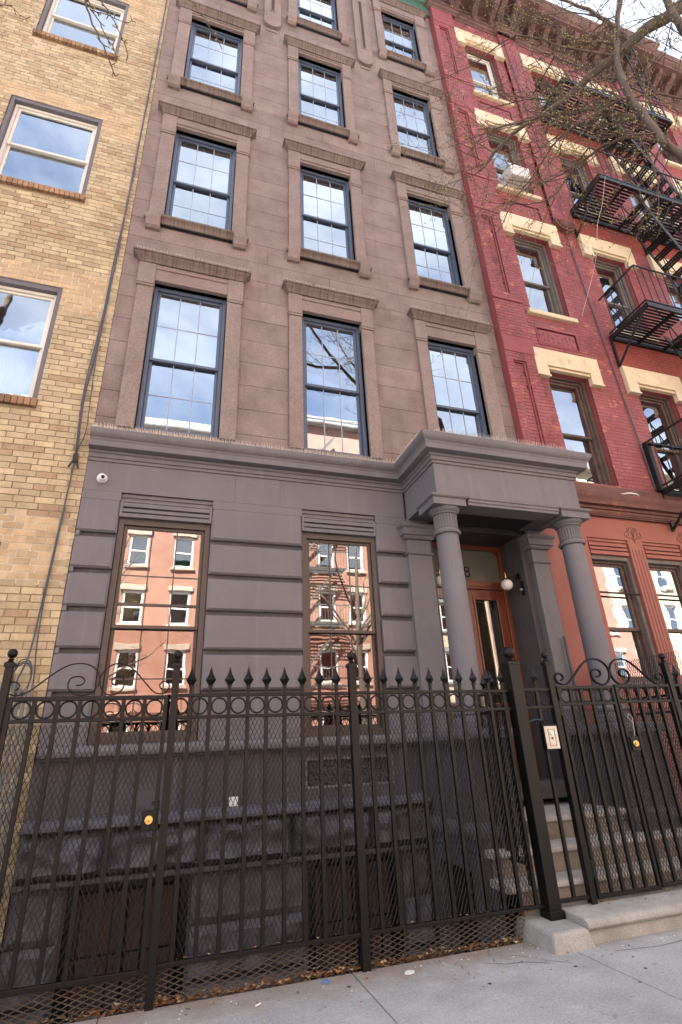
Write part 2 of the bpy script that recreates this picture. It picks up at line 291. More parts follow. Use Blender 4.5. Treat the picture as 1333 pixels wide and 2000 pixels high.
MT['g_up'] = glass_mat('upper_glass', base=.5, tint=(.62,.66,.68), wob=.016, ws=2.0)
MT['g_low'] = glass_mat('parlour_glass', base=.26, tint=(.55,.55,.53), gl=(1,.97,.94), wob=.022, ws=2.2)
MT['g_up_low'] = glass_mat('upper_glass_screened', base=.48, tint=(.5,.53,.56), gl=(.84,.88,.93), wob=.02, ws=2.4)
MT['g_low_low'] = glass_mat('parlour_glass_screened', base=.24, tint=(.5,.48,.46), gl=(.80,.72,.68), wob=.03, ws=2.6)
MT['g_old'] = glass_mat('old_glass', base=.42, tint=(.70,.74,.74), wob=.05, ws=3)
MT['g_door'] = glass_mat('door_glass', base=.16, tint=(.62,.62,.58), wob=.01)
MT['hazy'] = surf('hazy_transom_glass', (.135,.122,.10), (.105,.095,.08), ns=2, rough=.18, rvar=.05, spec=.4, bump=0)
# ------------------------------------------------------------------ wall helpers
def cover(x0, x1, z0, z1, ops):
    """x intervals of a course that no opening covers"""
    iv = [(x0, x1)]
    for a, b, c, d in ops:
        if d <= z0+1e-6 or c >= z1-1e-6: continue
        nx = []
        for p, q in iv:
            if b <= p or a >= q: nx.append((p, q)); continue
            if a > p: nx.append((p, a))
            if b < q: nx.append((b, q))
        iv = nx
    return [(p, q) for p, q in iv if q-p > .004]
def wall(mb, x0, x1, z0, z1, y0, y1, ops):
    zs = sorted({z0, z1} | {z for o in ops for z in o[2:4] if z0 < z < z1})
    for a, b in zip(zs, zs[1:]):
        for p, q in cover(x0, x1, a, b, ops): mb.box(p, q, y0, y1, a, b)
    return mb
def courses(x0, x1, z0, z1, ops, ch, bl, gap, seed=0, stagger=.5):
    """bricks (x0,x1,z0,z1) of a running bond with openings left out"""
    out = []; k = 0; z = z0; rg = random.Random(seed)
    while z < z1-.01:
        za, zb = z, min(z+ch, z1)
        off = (k % 2)*stagger*bl + rg.uniform(-.03, .03)
        mid = (za+zb)/2
        for p, q in cover(x0, x1, mid-.001, mid+.001, ops):
            x = math.floor((p-off)/bl)*bl+off
            while x < q:
                a, b = max(x, p), min(x+bl, q)
                if b-a > .035: out.append((a+(gap/2 if a > p else 0), b-(gap/2 if b < q else 0), za+gap/2, zb-gap/2))
                x += bl
        z += ch; k += 1
    return out
def split_pieces(bricks, parent, name, mat, yf, depth, full, limit=300, ylo=1420, jit=.0015, seed=3, matf=None):
    """the pieces that show largest become single objects sharing meshes, the rest one 'stuff' mesh"""
    rg = random.Random(seed); sc = []
    for i, b in enumerate(bricks):
        p = pix(((b[0]+b[1])/2, yf, (b[2]+b[3])/2))
        if p and -20 < p[0] < 1350 and -20 < p[1] < ylo: sc.append((p[2]/max(b[1]-b[0], .03)**.5, i))
    sc.sort(); pick = {i for _, i in sc[:limit]}; cache = {}; st = {}
    for i, b in enumerate(bricks):
        y = yf+rg.uniform(-jit, jit); mm = matf(b) if matf else mat
        if i in pick:
            w, h = b[1]-b[0], b[3]-b[2]; key = (round(w, 2), round(h, 3), mm.name)
            if key not in cache: cache[key] = mesh_of(MB().box(-key[0]/2, key[0]/2, 0, depth, -h/2, h/2, ), name, mm)
            inst(cache[key], name, mm, parent, ((b[0]+b[1])/2, y, (b[2]+b[3])/2))
        else:
            st.setdefault(mm.name, (mm, MB()))[1].box(b[0], b[1], y, y+depth, b[2], b[3], 'k')
    for k, (mm, mb) in st.items(): build(mb, name+'work', mm, parent, kind='stuff', recalc=False)
def frame_boxes(mb, x0, x1, z0, z1, y0, y1, w, wt=None, wb=None):
    wt = wt or w; wb = wb or w
    mb.box(x0, x0+w, y0, y1, z0, z1); mb.box(x1-w, x1, y0, y1, z0, z1)
    mb.box(x0+w, x1-w, y0, y1, z1-wt, z1); mb.box(x0+w, x1-w, y0, y1, z0, z0+wb); return mb
PRG = random.Random(77)
def sash_window(house, x0, x1, z0, z1, y, fm, gm, sm=None, fw=.05, sw=.045, meet=.5, cols=3, rows=2, grid=None, low=None, shade=None, curtain=None, room='dark_in', label=None, deep=.45, pane_gap=.0):
    """double-hung window: window > sashes, panes, grids, screen, blind, room"""
    sm = sm or fm
    w = build(frame_boxes(MB(), x0, x1, z0, z1, y, y+.11, fw, fw*1.15, fw), 'window', fm, house, bevel=.004, label=label)
    a0, a1, b0, b1 = x0+fw+.002, x1-fw-.002, z0+fw+.002, z1-fw*1.15-.002
    zm = b0+(b1-b0)*meet
    for nm, c0, c1, yy in (('upper_sash', zm-.02, b1, y+.028), ('lower_sash', b0, zm+.02, y+.064)):
        s = build(frame_boxes(MB(), a0, a1, c0, c1, yy, yy+.032, sw, sw*.9, sw if nm[0] == 'u' else sw*1.3), nm, sm, w, bevel=.003)
        p0, p1, q0, q1 = a0+sw-.004, a1-sw+.004, c0+sw*.9-.004, c1-sw*.9+.004
        pm = MB().box(p0, p1, yy+.014, yy+.020, q0, q1); t1, t2 = PRG.uniform(-.0028, .0028), PRG.uniform(-.0028, .0028)
        pm.v = [(v[0], v[1]+t1*(1 if v[0] > (p0+p1)/2 else -1)+t2*(1 if v[2] > (q0+q1)/2 else -1), v[2]) for v in pm.v]
        build(pm, 'pane', (low or gm) if nm[0] == 'l' else gm, w)
        if cols > 1:
            g = MB(); t = .0065
            for k in range(1, cols): xx = p0+(p1-p0)*k/cols; g.box(xx-t, xx+t, yy+.009, yy+.026, q0, q1)
            for k in range(1, rows):
                zz = q0+(q1-q0)*k/rows
                for j in range(cols): g.box(p0+(p1-p0)*j/cols+t, p0+(p1-p0)*(j+1)/cols-t, yy+.010, yy+.025, zz-t, zz+t)
            build(g, 'muntin_grid', grid or sm, w)
    if shade is not None: build(MB().box(a0, a1, y+.13, y+.14, b1-(b1-b0)*shade, b1), 'blind', MT['blind'], w)
    if curtain is not None:
        c = MB(); xs0, xs1 = (a0, a0+(a1-a0)*.4) if curtain == 'left' else (a0+(a1-a0)*.35, a1)
        n_ = 26
        for k in range(n_):
            u0, u1 = xs0+(xs1-xs0)*k/n_, xs0+(xs1-xs0)*(k+1)/n_
            f = lambda u: y+.16+.018*math.sin(u*70)
            c.quad((u0, f(u0), b0), (u1, f(u1), b0), (u1, f(u1), b1), (u0, f(u0), b1))
            c.quad((u1, f(u1)+.004, b0), (u0, f(u0)+.004, b0), (u0, f(u0)+.004, b1), (u1, f(u1)+.004, b1))
        build(c, 'curtain', MT['curtain'], w, smooth='all', recalc=False)
    r = MB(); r.box(x0, x1, y+.112, y+deep, z0, z1, 'f'); build(r, 'interior', MT[room], w)
    return w
def spike_row(mb, p0, p1, rg, out, h=.055, step=.012, lean=.5):
    p0, p1 = Vector(p0), Vector(p1); d = p1-p0; n_ = int(d.length/step); out = Vector(out)
    for k in range(n_):
        c = p0+d*((k+rg.random()*.6)/n_)
        for s_ in (-lean, lean*.4):
            t = c+out*(s_*h)+Vector((rg.uniform(-.007, .007), 0, h*rg.uniform(.8, 1.1)))+d.normalized()*rg.uniform(-.006, .006)
            mb.tube([c, t], [.0030, .0017], 3, cap=False)
# ------------------------------------------------------------------ ground and street
SX0, SX1 = -14., 20.
g = MB(); g.box(-250, 250, -400, 250, -3.4, -3.0); build(g, 'ground', MT['soil'], kind='structure')
g = MB(); g.box(-120, 120, -15.6, -6.35, -3.0, -.15); build(g, 'road', MT['asphalt'], kind='structure')
g = MB(); g.box(-120, 120, -6.35, -6.2, -3.0, 0.0); g.box(-120, 120, -15.75, -15.6, -3, 0); build(g, 'kerb', MT['cement'], kind='structure', bevel=.015)
g = MB(); g.box(-120, 120, -22.0, -15.75, -3.0, -.004); build(g, 'far_sidewalk', MT['concrete'], kind='structure')
g = MB(); g.box(-120, 120, -6.2, -1.42, -3.0, -.022); sidewalk = build(g, 'sidewalk', MT['concrete_dirty'], kind='structure')
xs = [-120, -40, -13.0, -11.4, -9.8, -8.2, -6.6, -5.0, -3.4, -1.8, -.2, 1.4, 3.0, 4.6, 6.2, 7.8, 9.4, 11, 12.6, 40, 120]
ys = [-6.198, -4.75, -3.2, -1.422]
rg = random.Random(5)
for a, b in zip(xs, xs[1:]):
    for c, d in zip(ys, ys[1:]):
        t = rg.uniform(-.002, .002)
        build(MB().box(a+.004, b-.004, c+.004, d-.004, -.06, t), 'slab', MT['concrete'], sidewalk)
g = MB(); g.box(-12, 2.74, -1.40, -.002, -3.0, -.80); build(g, 'areaway_floor', MT['soil'], kind='structure')
# ledge of rubble under the fence between the sidewalk and the areaway
g = MB(); rg = random.Random(8); nx = 150
for k in range(nx):
    xa, xb = -4+(6.85*k/nx), -4+6.85*(k+1)/nx
    def zz(x, y): return -.035+.03*mnoise.noise(Vector((x*6, y*9, 1)))-.10*max(0, (y+1.3)/.2)
    yy = [-1.42, -1.37, -1.32, -1.26, -1.2]
    for c, d in zip(yy, yy[1:]): g.quad((xa, c, zz(xa, c)), (xb, c, zz(xb, c)), (xb, d, zz(xb, d)), (xa, d, zz(xa, d)))
    g.quad((xa, -1.2, -.8), (xa, -1.2, zz(xa, -1.2)), (xb, -1.2, zz(xb, -1.2)), (xb, -1.2, -.8))
build(g, 'areaway_ledge', MT['concrete_dirty'], kind='structure', recalc=False)
# ================================================================== BROWNSTONE HOUSE
bh = thing('brownstone_house', 'narrow brown stone townhouse with gray painted ground floor and columned porch', 'house', (1.93, 0, 0))
BX0, BX1 = -1.045, 4.90
COLS = [(-.61, .385), (1.475, 2.42), (3.53, 4.44)]
JAMB = [(-.82, .59), (1.28, 2.60), (3.35, 4.68)]
ROWS = [(5.02, 7.40, 7.83), (8.66, 10.88, 11.25), (12.18, 14.38, 14.64), (15.62, 17.56, 18.0)]
upper_ops = [(c[0], c[1], r[0], r[1]) for c in COLS for r in ROWS]
build(wall(MB(), BX0, BX1, 4.5, 18.3, .012, .34, upper_ops), 'wall', MT['joint'], bh)
g = MB(); g.box(BX0, BX1, .76, 11, -3, 18.3); build(g, 'rear_wall', MT['joint'], bh)
# stone courses
pieces = []
surr = []
for (j0, j1) in JAMB:
    for i, r in enumerate(ROWS):
        surr.append((j0, j1, r[0] if i == 0 else r[0]-.16, r[2]-.10))
z = 4.74; k = 0
while z < 18.25:
    zb = min(z+.387, 18.28)
    cuts = sorted({zz for s in surr for zz in (s[2], s[3]) if z+.03 < zz < zb-.03})
    zz_ = [z]+cuts+[zb]
    for a, b in zip(zz_, zz_[1:]):
        for p, q in cover(BX0+.002, BX1, a+.001, b-.001, surr):
            xs_ = [p, q]
            if q-p > 2.6: xs_ = [p]+[x for x in ((.95, 2.95) if k % 2 else (-.1, 1.94, 4.0)) if p+.3 < x < q-.3]+[q]
            for u, v in zip(xs_, xs_[1:]):
                pieces.append((u+(.0022 if u > BX0+.01 else 0), v-.0022, a+(.003 if a == z else .0), b-(.003 if b == zb else 0)))
    z = zb; k += 1
rg = random.Random(2)
for p in pieces:
    build(MB().box(p[0], p[1], rg.uniform(-.001, .001), .03, p[2], p[3]), 'stone', MT['stone'], bh, recalc=False)
# window surrounds, hoods, sills, windows
spk = MB(); rgs = random.Random(11)
for ci, ((o0, o1), (j0, j1)) in enumerate(zip(COLS, JAMB)):
    for ri, (zb, zt, zh) in enumerate(ROWS):
        cx = (o0+o1)/2
        g = MB()
        zc = zh-.56 if ri == 0 else zh-.62         # bottom of the capping block
        zc = min(zc, zt-.04)
        for ja, jb in ((j0, o0), (o1, j1)): build(MB().box(ja, jb, -.045, .30, zb-.02, zc-.002), 'jamb', MT['trim'], bh, bevel=.006)
        g = MB(); ztop = zh-.14
        g.box(j0-.012, o0+.004, -.060, .30, zc, ztop); g.box(o1-.004, j1+.012, -.060, .30, zc, ztop)
        g.box(j0-.02, o0+.006, -.070, .02, zc+.035, zc+.06)
        g.box(o1-.006, j1+.02, -.070, .02, zc+.035, zc+.06)
        g.box(o0+.004, o1-.004, -.048, .30, zt, ztop)
        g.box(o0+.004, o1-.004, -.066, .02, zt+.20 if ri == 0 else zt+.05, (zt+.225) if ri == 0 else zt+.075)
        build(g, 'lintel', MT['trim'], bh, bevel=.005)
        pts = [(j0-.0, .02), (j0-.0, -.05), (j1+.0, -.05), (j1+.0, .02)]
        prof = [(0, ztop+.002), (.02, ztop+.004), (.024, ztop+.02), (.035, ztop+.045), (.055, ztop+.075), (.085, ztop+.10), (.09, ztop+.112), (.105, ztop+.115), (.105, ztop+.142), (0, ztop+.165)]
        build(MB().mold(pts, prof), 'hood', MT['hood'], bh, smooth=True)
        yb = -.05-.05
        for dx0, dx1 in ((j0-.06, cx-.35+.02*ci), (cx-.28, j1+.07)):
            spike_row(spk, (dx0, yb, zh+.012), (dx1, yb, zh+.012), rgs, (0, -1, 0), h=.075, step=.018)
        if ri > 0:
            g = MB()
            prof = [(0, zb-.15), (.02, zb-.148), (.028, zb-.10), (.05, zb-.07), (.075, zb-.055), (.075, zb-.022), (.0, zb-.0)]
            g.mold([(o0-.02, .02), (o0-.02, -.045), (o1+.02, -.045), (o1+.02, .02)], prof)
            build(g, 'sill', MT['hood'], bh, smooth=True)
            for s0, s1, e in ((j0-.02, o0-.03, -1), (o1+.03, j1+.02, 1)):
                g = MB(); g.prism([(.02, zb-.26), (-.05, zb-.26), (-.085, zb-.23), (-.095, zb-.17), (-.12, zb-.13), (-.13, zb-.10), (-.13, zb-.045), (.02, zb-.03)], 'x', s0, s1)
                ex = s0-.03 if e < 0 else s1+.03
                g.tube([(s0 if e < 0 else s1, -.085, zb-.085), (ex, -.085, zb-.085)], .045, 10)
                build(g, 'sill_bracket', MT['trim'], bh, smooth=True)
        sash_window(bh, o0+.005, o1-.005, zb+.005, zt-.005, .065, MT['blue_frame'], MT['g_up'], grid=MT['muntin_blue'], low=MT['g_up_low'], meet=.48, fw=.05, sw=.04,
                    shade=(.5 if (ci+ri) % 3 == 0 else None))
# pendants between the top windows
for px_, zb_ in ((.94, 14.96), (2.97, 14.80)):
    pts = []
    h = .175
    for k in range(13):
        a = math.pi+math.pi*k/12; pts.append((px_+h*math.cos(a), zb_+h+h*math.sin(a)))
    g = MB(); g.prism(pts+[(px_+h, 18.2), (px_-h, 18.2)], 'y', -.075, .02)
    g.box(px_-.11, px_+.11, -.02, .02, zb_-.09, zb_-.005)
    build(g, 'pendant_panel', MT['trim'], bh, bevel=.006)
    g = MB(); frame_boxes(g, px_-.062, px_+.062, zb_+.55, 17.4, -.088, -.07, .028); build(g, 'pendant_slot', MT['trim'], bh, bevel=.004)
    build(MB().box(px_-.034, px_+.034, -.078, -.073, zb_+.58, 17.37), 'slot_recess', MT['joint'], bh)
# roof cornice
build(MB().mold([(BX0, 0), (BX1, 0)], [(.0, 18.12), (.05, 18.13), (.07, 18.2), (.07, 18.5), (.12, 18.52), (.25, 18.7), (.45, 18.75), (.48, 18.95), (.0, 19.0)]), 'roof_cornice', MT['green'], bh)
# ---- ground floor
GW = [(-.64, .365), (1.447, 2.42)]
g_ops = [(a, b, 1.53, 3.85) for a, b in GW]+[(-.62, .375, -.62, .48), (1.475, 2.42, -.62, .48), (3.145, 4.71, .70, 4.10)]
build(wall(MB(), BX0, BX1, -3, 4.50, .06, .34, g_ops), 'base_wall', MT['gray_shaded'], bh)
zg = [1.985, 2.395, 2.815, 3.225, 3.635]
gz = [1.535]+zg+[4.045]
STRIPS = [(BX0, -.64), (.365, 1.447), (2.42, 2.845)]
for si, (a, b) in enumerate(STRIPS):
    for k in range(6):
        z0, z1 = gz[k]+(.028 if k else 0), gz[k+1]-(.028 if k < 5 else .001)
        c = .022; top = c if k < 5 else 0; bot = c if k else 0
        g = MB()
        i = 0
        xa, xb = a+(.004 if si == 0 else .0), b-(.0 if si < 2 else .0)
        la = 0 if si == 0 else c; lb = c if si < 2 else 0
        # block with chamfered face
        V = [(xa, .058, z0), (xb, .058, z0), (xb, .058, z1), (xa, .058, z1), (xa, .02, z0), (xb, .02, z0), (xb, .02, z1), (xa, .02, z1),
             (xa+la, 0, z0+bot), (xb-lb, 0, z0+bot), (xb-lb, 0, z1-top), (xa+la, 0, z1-top)]
        g.v = V; g.f = [(3,2,1,0), (0,1,5,4), (1,2,6,5), (2,3,7,6), (3,0,4,7), (4,5,9,8), (5,6,10,9), (6,7,11,10), (7,4,8,11), (8,9,10,11)]
        build(g, 'stone', MT['gray'], bh)
for a, b in ((BX0+.004, -1.004),):
    for z0 in zg: build(MB().box(a, b, .004, .058, z0-.026, z0+.026), 'stone', MT['gray'], bh)
# frieze stones above the grooves
fx = [BX0, .20, .62, 1.447, 2.845]
for a, b in ((BX0, .62), (.62, 1.17), (1.17, 2.845)):
    build(MB().box(a+.0012, b-.0012, 0, .058, 4.152, 4.56), 'stone', MT['gray'], bh)
for a, b in STRIPS: build(MB().box(a+.0012, b-.0012, 0.0, .058, 4.047, 4.1495), 'stone', MT['gray'], bh)
build(MB().box(4.965, BX1+.06, .0, .058, 1.5, 4.56), 'stone', MT['gray'], bh)
# fluted lintel panels over the two windows
for a, b in GW:
    g = MB(); g.box(a+.002, b-.002, .045, .33, 3.86, 4.148)
    g.box(a+.002, b-.002, .028, .045, 4.105, 4.148)
    for z0, z1, yy in ((3.86, 3.905, .004), (3.925, 3.965, .012), (3.985, 4.035, .004)): g.box(a+.03, b-.03, yy, .046, z0, z1)
    g.box(a+.002, a+.03, .004, .046, 3.86, 4.06); g.box(b-.03, b-.002, .004, .046, 3.86, 4.06); g.box(a+.03, b-.03, .004, .046, 4.04, 4.06)
    build(g, 'lintel_panel', MT['gray'], bh, bevel=.004)
for i, (a, b) in enumerate(GW):
    w = sash_window(bh, a+.005, b-.005, 1.535, 3.855, .05, MT['bronze'], MT['g_low'], meet=.485, fw=.062, sw=.036, cols=3, rows=2, grid=MT['bronze'], deep=.6, low=MT['g_low_low'])
    if i == 0: build(MB().box(a+.10, b-.10, .072, .10, 2.88, 2.905), 'guard_rail', MT['bronze'], w)
# belt sill, wall under it, carved panel, water table
prof = [(0, 1.405), (.015, 1.41), (.02, 1.43), (.10, 1.435), (.11, 1.45), (.11, 1.505), (.10, 1.52), (0, 1.534)]
build(MB().mold([(BX0+.03, .0), (2.77, .0)], prof), 'belt_sill', MT['gray'], bh, smooth=True)
g = wall(MB(), BX0, 2.845, .86, 1.405, .0, .058, [(1.447, 2.42, 1.05, 1.33)])
build(g, 'apron_wall', MT['gray_shaded'], bh)
g = MB(); frame_boxes(g, 1.447, 2.42, 1.05, 1.33, .0, .058, .022); build(g, 'panel_frame', MT['gray'], bh, bevel=.003)
g = MB(); rg = random.Random(4)
for k in range(150):
    x = rg.uniform(1.48, 2.39); z = rg.uniform(1.085, 1.295); rr = rg.uniform(.012, .03)
    pts = []; a0 = rg.uniform(0, 6.28)
    for t in range(7): pts.append((x+rr*math.cos(a0+t*.75)*(1-t*.09), .05-.012*math.sin(t*.5), z+rr*math.sin(a0+t*.75)*(1-t*.09)))
    g.tube(pts, [.008, .009, .009, .008, .007, .006, .004], 5)
build(g, 'carved_foliage', MT['gray_shaded'], bh, smooth='all')
prof = [(0, .855), (.15, .858), (.165, .87), (.165, .895), (.14, .915), (.10, .922), (.09, .94), (.0, .955)]
build(MB().mold([(BX0+.01, .0), (2.74, .0)], prof), 'water_table', MT['rock'], bh, smooth=True)
def rock(x0, x1, z0, z1, y, amp, seed, nx=None, nz=None, parent=bh, name='rock_face', low=.0):
    nx = nx or int((x1-x0)/.03)+2; nz = nz or int((z1-z0)/.03)+2; g = MB()
    def P(i, j):
        u, v = i/nx, j/nz; x = x0+(x1-x0)*u; z = z0+(z1-z0)*v
        q = Vector((x*3.2, seed*7.3, z*3.6)); a = mnoise.voronoi(q)[0][0]; b_ = mnoise.noise(q*2.3)
        e = min(u, 1-u)*(x1-x0)/.05; f = min(v, 1-v)*(z1-z0)/.05; k = min(1, max(0, min(e, f)))
        return (x, y-amp*k*(.35+.75*a+.35*b_)-low*(1-v)*k, z)
    for i in range(nx):
        for j in range(nz): g.quad(P(i, j), P(i+1, j), P(i+1, j+1), P(i, j+1))
    return build(g, name, MT['rock'], parent, recalc=False)
for i, (a, b) in enumerate(((BX0, -.35), (-.35, .45), (.45, 1.3), (1.3, 2.1), (2.1, 2.74))):
    rock(a+.003, b-.003, .50, .853, -.02, .16, i+1, name='rock_stone')
build(MB().box(BX0, 2.74, -.10, .06, .455, .497), 'basement_lintel', MT['gray_shaded'], bh, bevel=.01)
i = 0
for a, b in ((BX0, -.64), (.395, 1.455), (2.44, 2.74)):
    zs_ = [-.8, -.35, .05, .455]
    for z0, z1 in zip(zs_, zs_[1:]):
        i += 1; rock(a+.003, b-.003, z0+.003, z1-.003, .02, .05 if z1 > .3 else .09, 10+i, name='rock_stone')
for a, b in ((-.62, .375), (1.475, 2.42)):
    w = build(frame_boxes(MB(), a, b, -.62, .455, .07, .17, .07), 'basement_window', MT['black'], bh, bevel=.004)
    for p in range(2):
        for q in range(2):
            x0 = a+.08+p*(b-a-.16)/2; x1 = x0+(b-a-.16)/2-.02; z0 = -.53+q*.45; z1 = z0+.43
            build(MB().box(x0, x1, .13, .15, z0, z1), 'board', MT['bas_panel'], w)
    g = MB()
    for k in range(1, 8): xx = a+(b-a)*k/8; g.box(xx-.008, xx+.008, .03, .046, -.62, .455)
    build(g, 'window_bars', MT['iron'], w)
    build(MB().box(a, b, .171, .40, -.62, .455, 'f'), 'interior', MT['dark_in'], w)
# ---- main cornice and porch
PX0, PX1, PY = 2.87, 4.94, -.86
prof = [(0, 4.515), (.016, 4.517), (.018, 4.55), (.034, 4.556), (.038, 4.60), (.055, 4.61), (.06, 4.632), (.13, 4.638), (.145, 4.645), (.145, 4.715), (.152, 4.722), (.156, 4.742), (.172, 4.752), (.192, 4.778), (.202, 4.80), (.206, 4.835), (.19, 4.853), (0, 4.875)]
path = [(BX0+.003, 0), (PX0, 0), (PX0, PY), (PX1, PY), (PX1, .03)]
build(MB().mold(path, prof), 'cornice', MT['gray'], bh, smooth=True)
build(MB().box(PX0, PX1, PY, .0, 4.56, 4.874), 'porch_roof', MT['gray'], bh)
g = MB(); e = .34
g.box(PX0, PX1, PY, PY+e, 4.112, 4.56); g.box(PX0, PX0+e, PY+e, .0, 4.112, 4.56); g.box(PX1-e, PX1, PY+e, .0, 4.112, 4.56)
build(g, 'entablature', MT['gray'], bh)
build(MB().box(PX0+e+.002, PX1-e-.002, PY+e+.002, -.002, 4.125, 4.54), 'porch_ceiling', MT['porch_shade'], bh)
g = MB()
g.box(3.29, 4.60, PY+.02, PY+.28, 4.005, 4.112); build(g, 'architrave', MT['gray'], bh, bevel=.008)
build(MB().mold([(3.29, PY+.02), (4.60, PY+.02)], [(0, 4.04), (.012, 4.045), (.016, 4.075), (.03, 4.085), (.03, 4.105), (0, 4.111)]), 'architrave_molding', MT['gray'], bh, smooth=True)
sp_y = []
for a, b in zip(path, path[1:]):
    d = Vector((b[0]-a[0], b[1]-a[1])); nn = Vector((d.y, -d.x)).normalized()
    q0 = Vector(a)+nn*.14; q1 = Vector(b)+nn*.14
    spike_row(spk, (q0.x, q0.y, 4.858), (q1.x, q1.y, 4.858), rgs, (nn.x, nn.y, 0), h=.080, step=.015)
    q0 = Vector(a)+nn*.08; q1 = Vector(b)+nn*.08
    spike_row(spk, (q0.x, q0.y, 4.862), (q1.x, q1.y, 4.862), rgs, (nn.x, nn.y, 0), h=.08, step=.028)
build(spk, 'bird_spikes', MT['spike'], bh, kind='stuff', recalc=False)
# columns
CY = -.655
for cx, ax in ((3.055, 3.035), (4.858, 4.848)):
    shaft = [(.142, 1.72), (.143, 2.2), (.141, 2.7), (.136, 3.2), (.130, 3.66)]
    c = build(MB().lathe([(r, z) for r, z in shaft], (cx, CY, 0), 40), 'column', MT['gray'], bh, smooth=True)
    build(MB().lathe([(.142, 3.655), (.157, 3.66), (.165, 3.68), (.157, 3.70), (.138, 3.705), (.130, 3.72)], (cx, CY, 0), 40), 'astragal', MT['gray'], c, smooth=True)
    g = MB(); nf = 24
    g.lathe([(.126, 3.715), (.128, 3.92), (.145, 3.93)], (cx, CY, 0), 40)
    for k in range(nf):
        a = 2*math.pi*k/nf; g.tube([(cx+.127*math.cos(a), CY+.127*math.sin(a), 3.73), (cx+.131*math.cos(a), CY+.131*math.sin(a), 3.905)], .0105, 6)
    build(g, 'fluted_neck', MT['gray'], c, smooth=True)
    g = MB(); g.lathe([(.13, 3.905), (.150, 3.91), (.152, 3.925), (.162, 3.93), (.180, 3.955), (.188, 3.975), (.182, 3.985)], (cx, CY, 0), 40); build(g, 'echinus', MT['gray'], c, smooth=True)
    a, b = ax-.215, ax+.215
    build(MB().mold([(a, CY+.2), (a, CY-.2), (b, CY-.2), (b, CY+.2)], [(-.1, 3.978), (.0, 3.98), (0, 4.065), (.012, 4.07), (.026, 4.082), (.03, 4.095), (.026, 4.108), (-.1, 4.111)], closed=True), 'abacus', MT['gray'], c)
    g = MB(); g.lathe([(.195, 1.54), (.20, 1.58), (.195, 1.62), (.17, 1.63), (.165, 1.655), (.178, 1.67), (.178, 1.70), (.152, 1.715), (.142, 1.73)], (cx, CY, 0), 40); build(g, 'base', MT['gray'], c, smooth=True)
# pilasters
for a, b in ((2.82, 3.15), (4.705, 4.965)):
    p = build(MB().box(a, b, -.05, .33, 1.54, 4.0), 'pilaster', MT['gray'], bh, bevel=.006)
    q = [(a, .05), (a, -.05), (b, -.05), (b, .05)]
    build(MB().mold(q, [(0, 3.625), (.018, 3.63), (.026, 3.645), (.018, 3.66), (0.004, 3.665)]), 'necking', MT['gray'], p, smooth=True)
    build(MB().mold(q, [(0, 3.83), (.03, 3.835), (.05, 3.86), (.055, 3.875), (.075, 3.88), (.075, 3.965), (.09, 3.975), (.105, 3.99), (.11, 4.01), (.10, 4.025), (0, 4.04)]), 'capital', MT['gray'], p, smooth=True)
    build(MB().box(a, b, -.05, .0, 4.03, 4.111), 'impost', MT['gray'], p)
# pedestals of the porch
for a, b in ((2.77, 3.30), (4.59, 5.14)):
    p = build(MB().box(a, b, -.93, -.002, .50, 1.42), 'pedestal', MT['gray_shaded'], bh, bevel=.008)
    q = [(a, -.0), (a, -.93), (b, -.93), (b, -.0)]
    build(MB().mold(q, [(-.05, 1.405), (.02, 1.41), (.03, 1.43), (.075, 1.435), (.085, 1.45), (.085, 1.505), (.07, 1.525), (-.2, 1.54)]), 'pedestal_cap', MT['gray'], p, smooth=True)
    build(MB().box(a+.0, b-.0, -.92, -.002, 1.46, 1.538), 'cap_slab', MT['gray'], p)
    build(MB().mold(q, [(0, .62), (.05, .625), (.06, .66), (.05, .70), (.02, .72), (0, .74)]), 'pedestal_base', MT['rock'], p, smooth=True)
build(wall(MB(), 0, .90, -.8, .498, 0, .1, []), 'stoop_side_wall', MT['gray_shaded'], bh) if False else None
# cheek wall under the left pedestal with the dark basement entrance below the stoop
g = MB(); g.box(2.76, 2.90, -.93, -.80, -.8, .498); g.box(2.76, 2.90, -.18, -.002, -.8, .498); g.box(2.76, 2.90, -.80, -.18, .36, .498); build(g, 'cheek_wall', MT['gray_shaded'], bh, bevel=.006)
build(MB().box(2.905, 3.25, -.93, -.01, -.8, .495, 'l'), 'stoop_void', MT['dark_in'], bh)
# door recess and doors
g = MB(); g.box(3.15, 3.23, .05, .62, .72, 4.06); g.box(4.61, 4.705, .05, .62, .72, 4.06); build(g, 'door_reveal', MT['gray_shaded'], bh, bevel=.006)
build(MB().box(3.15, 4.705, .05, .70, 4.06, 4.4), 'door_soffit', MT['porch_shade'], bh)
g = MB(); frame_boxes(g, 3.232, 4.608, .98, 4.055, .50, .60, .065, .075, .02); g.box(3.297, 4.543, .488, .60, 3.385, 3.50); g.box(3.297, 4.543, .478, .488, 3.42, 3.47)
build(g, 'door_frame', MT['wood'], bh, bevel=.005)
dfr = bh.children[-1]
def panel_oct(x0, x1, z0, z1, y0, y1, c): return MB().prism([(x0, z0), (x1, z0), (x1, z1-c), (x1-c, z1), (x0+c, z1), (x0, z1-c)], 'y', y0, y1)
tr = build(panel_oct(3.297, 4.543, 3.502, 3.978, .545, .552, .001), 'transom_pane', MT['hazy'], bh)
g = MB()
for c0, c1 in ((3.299, 3.40), (4.541, 4.44)):
    s = 1 if c1 > c0 else -1
    g.prism([(c0, 3.977), (c0, 3.977-.065), (c0+s*.065, 3.977)], 'y', .53, .56)
build(g, 'transom_corners', MT['wood'], bh)
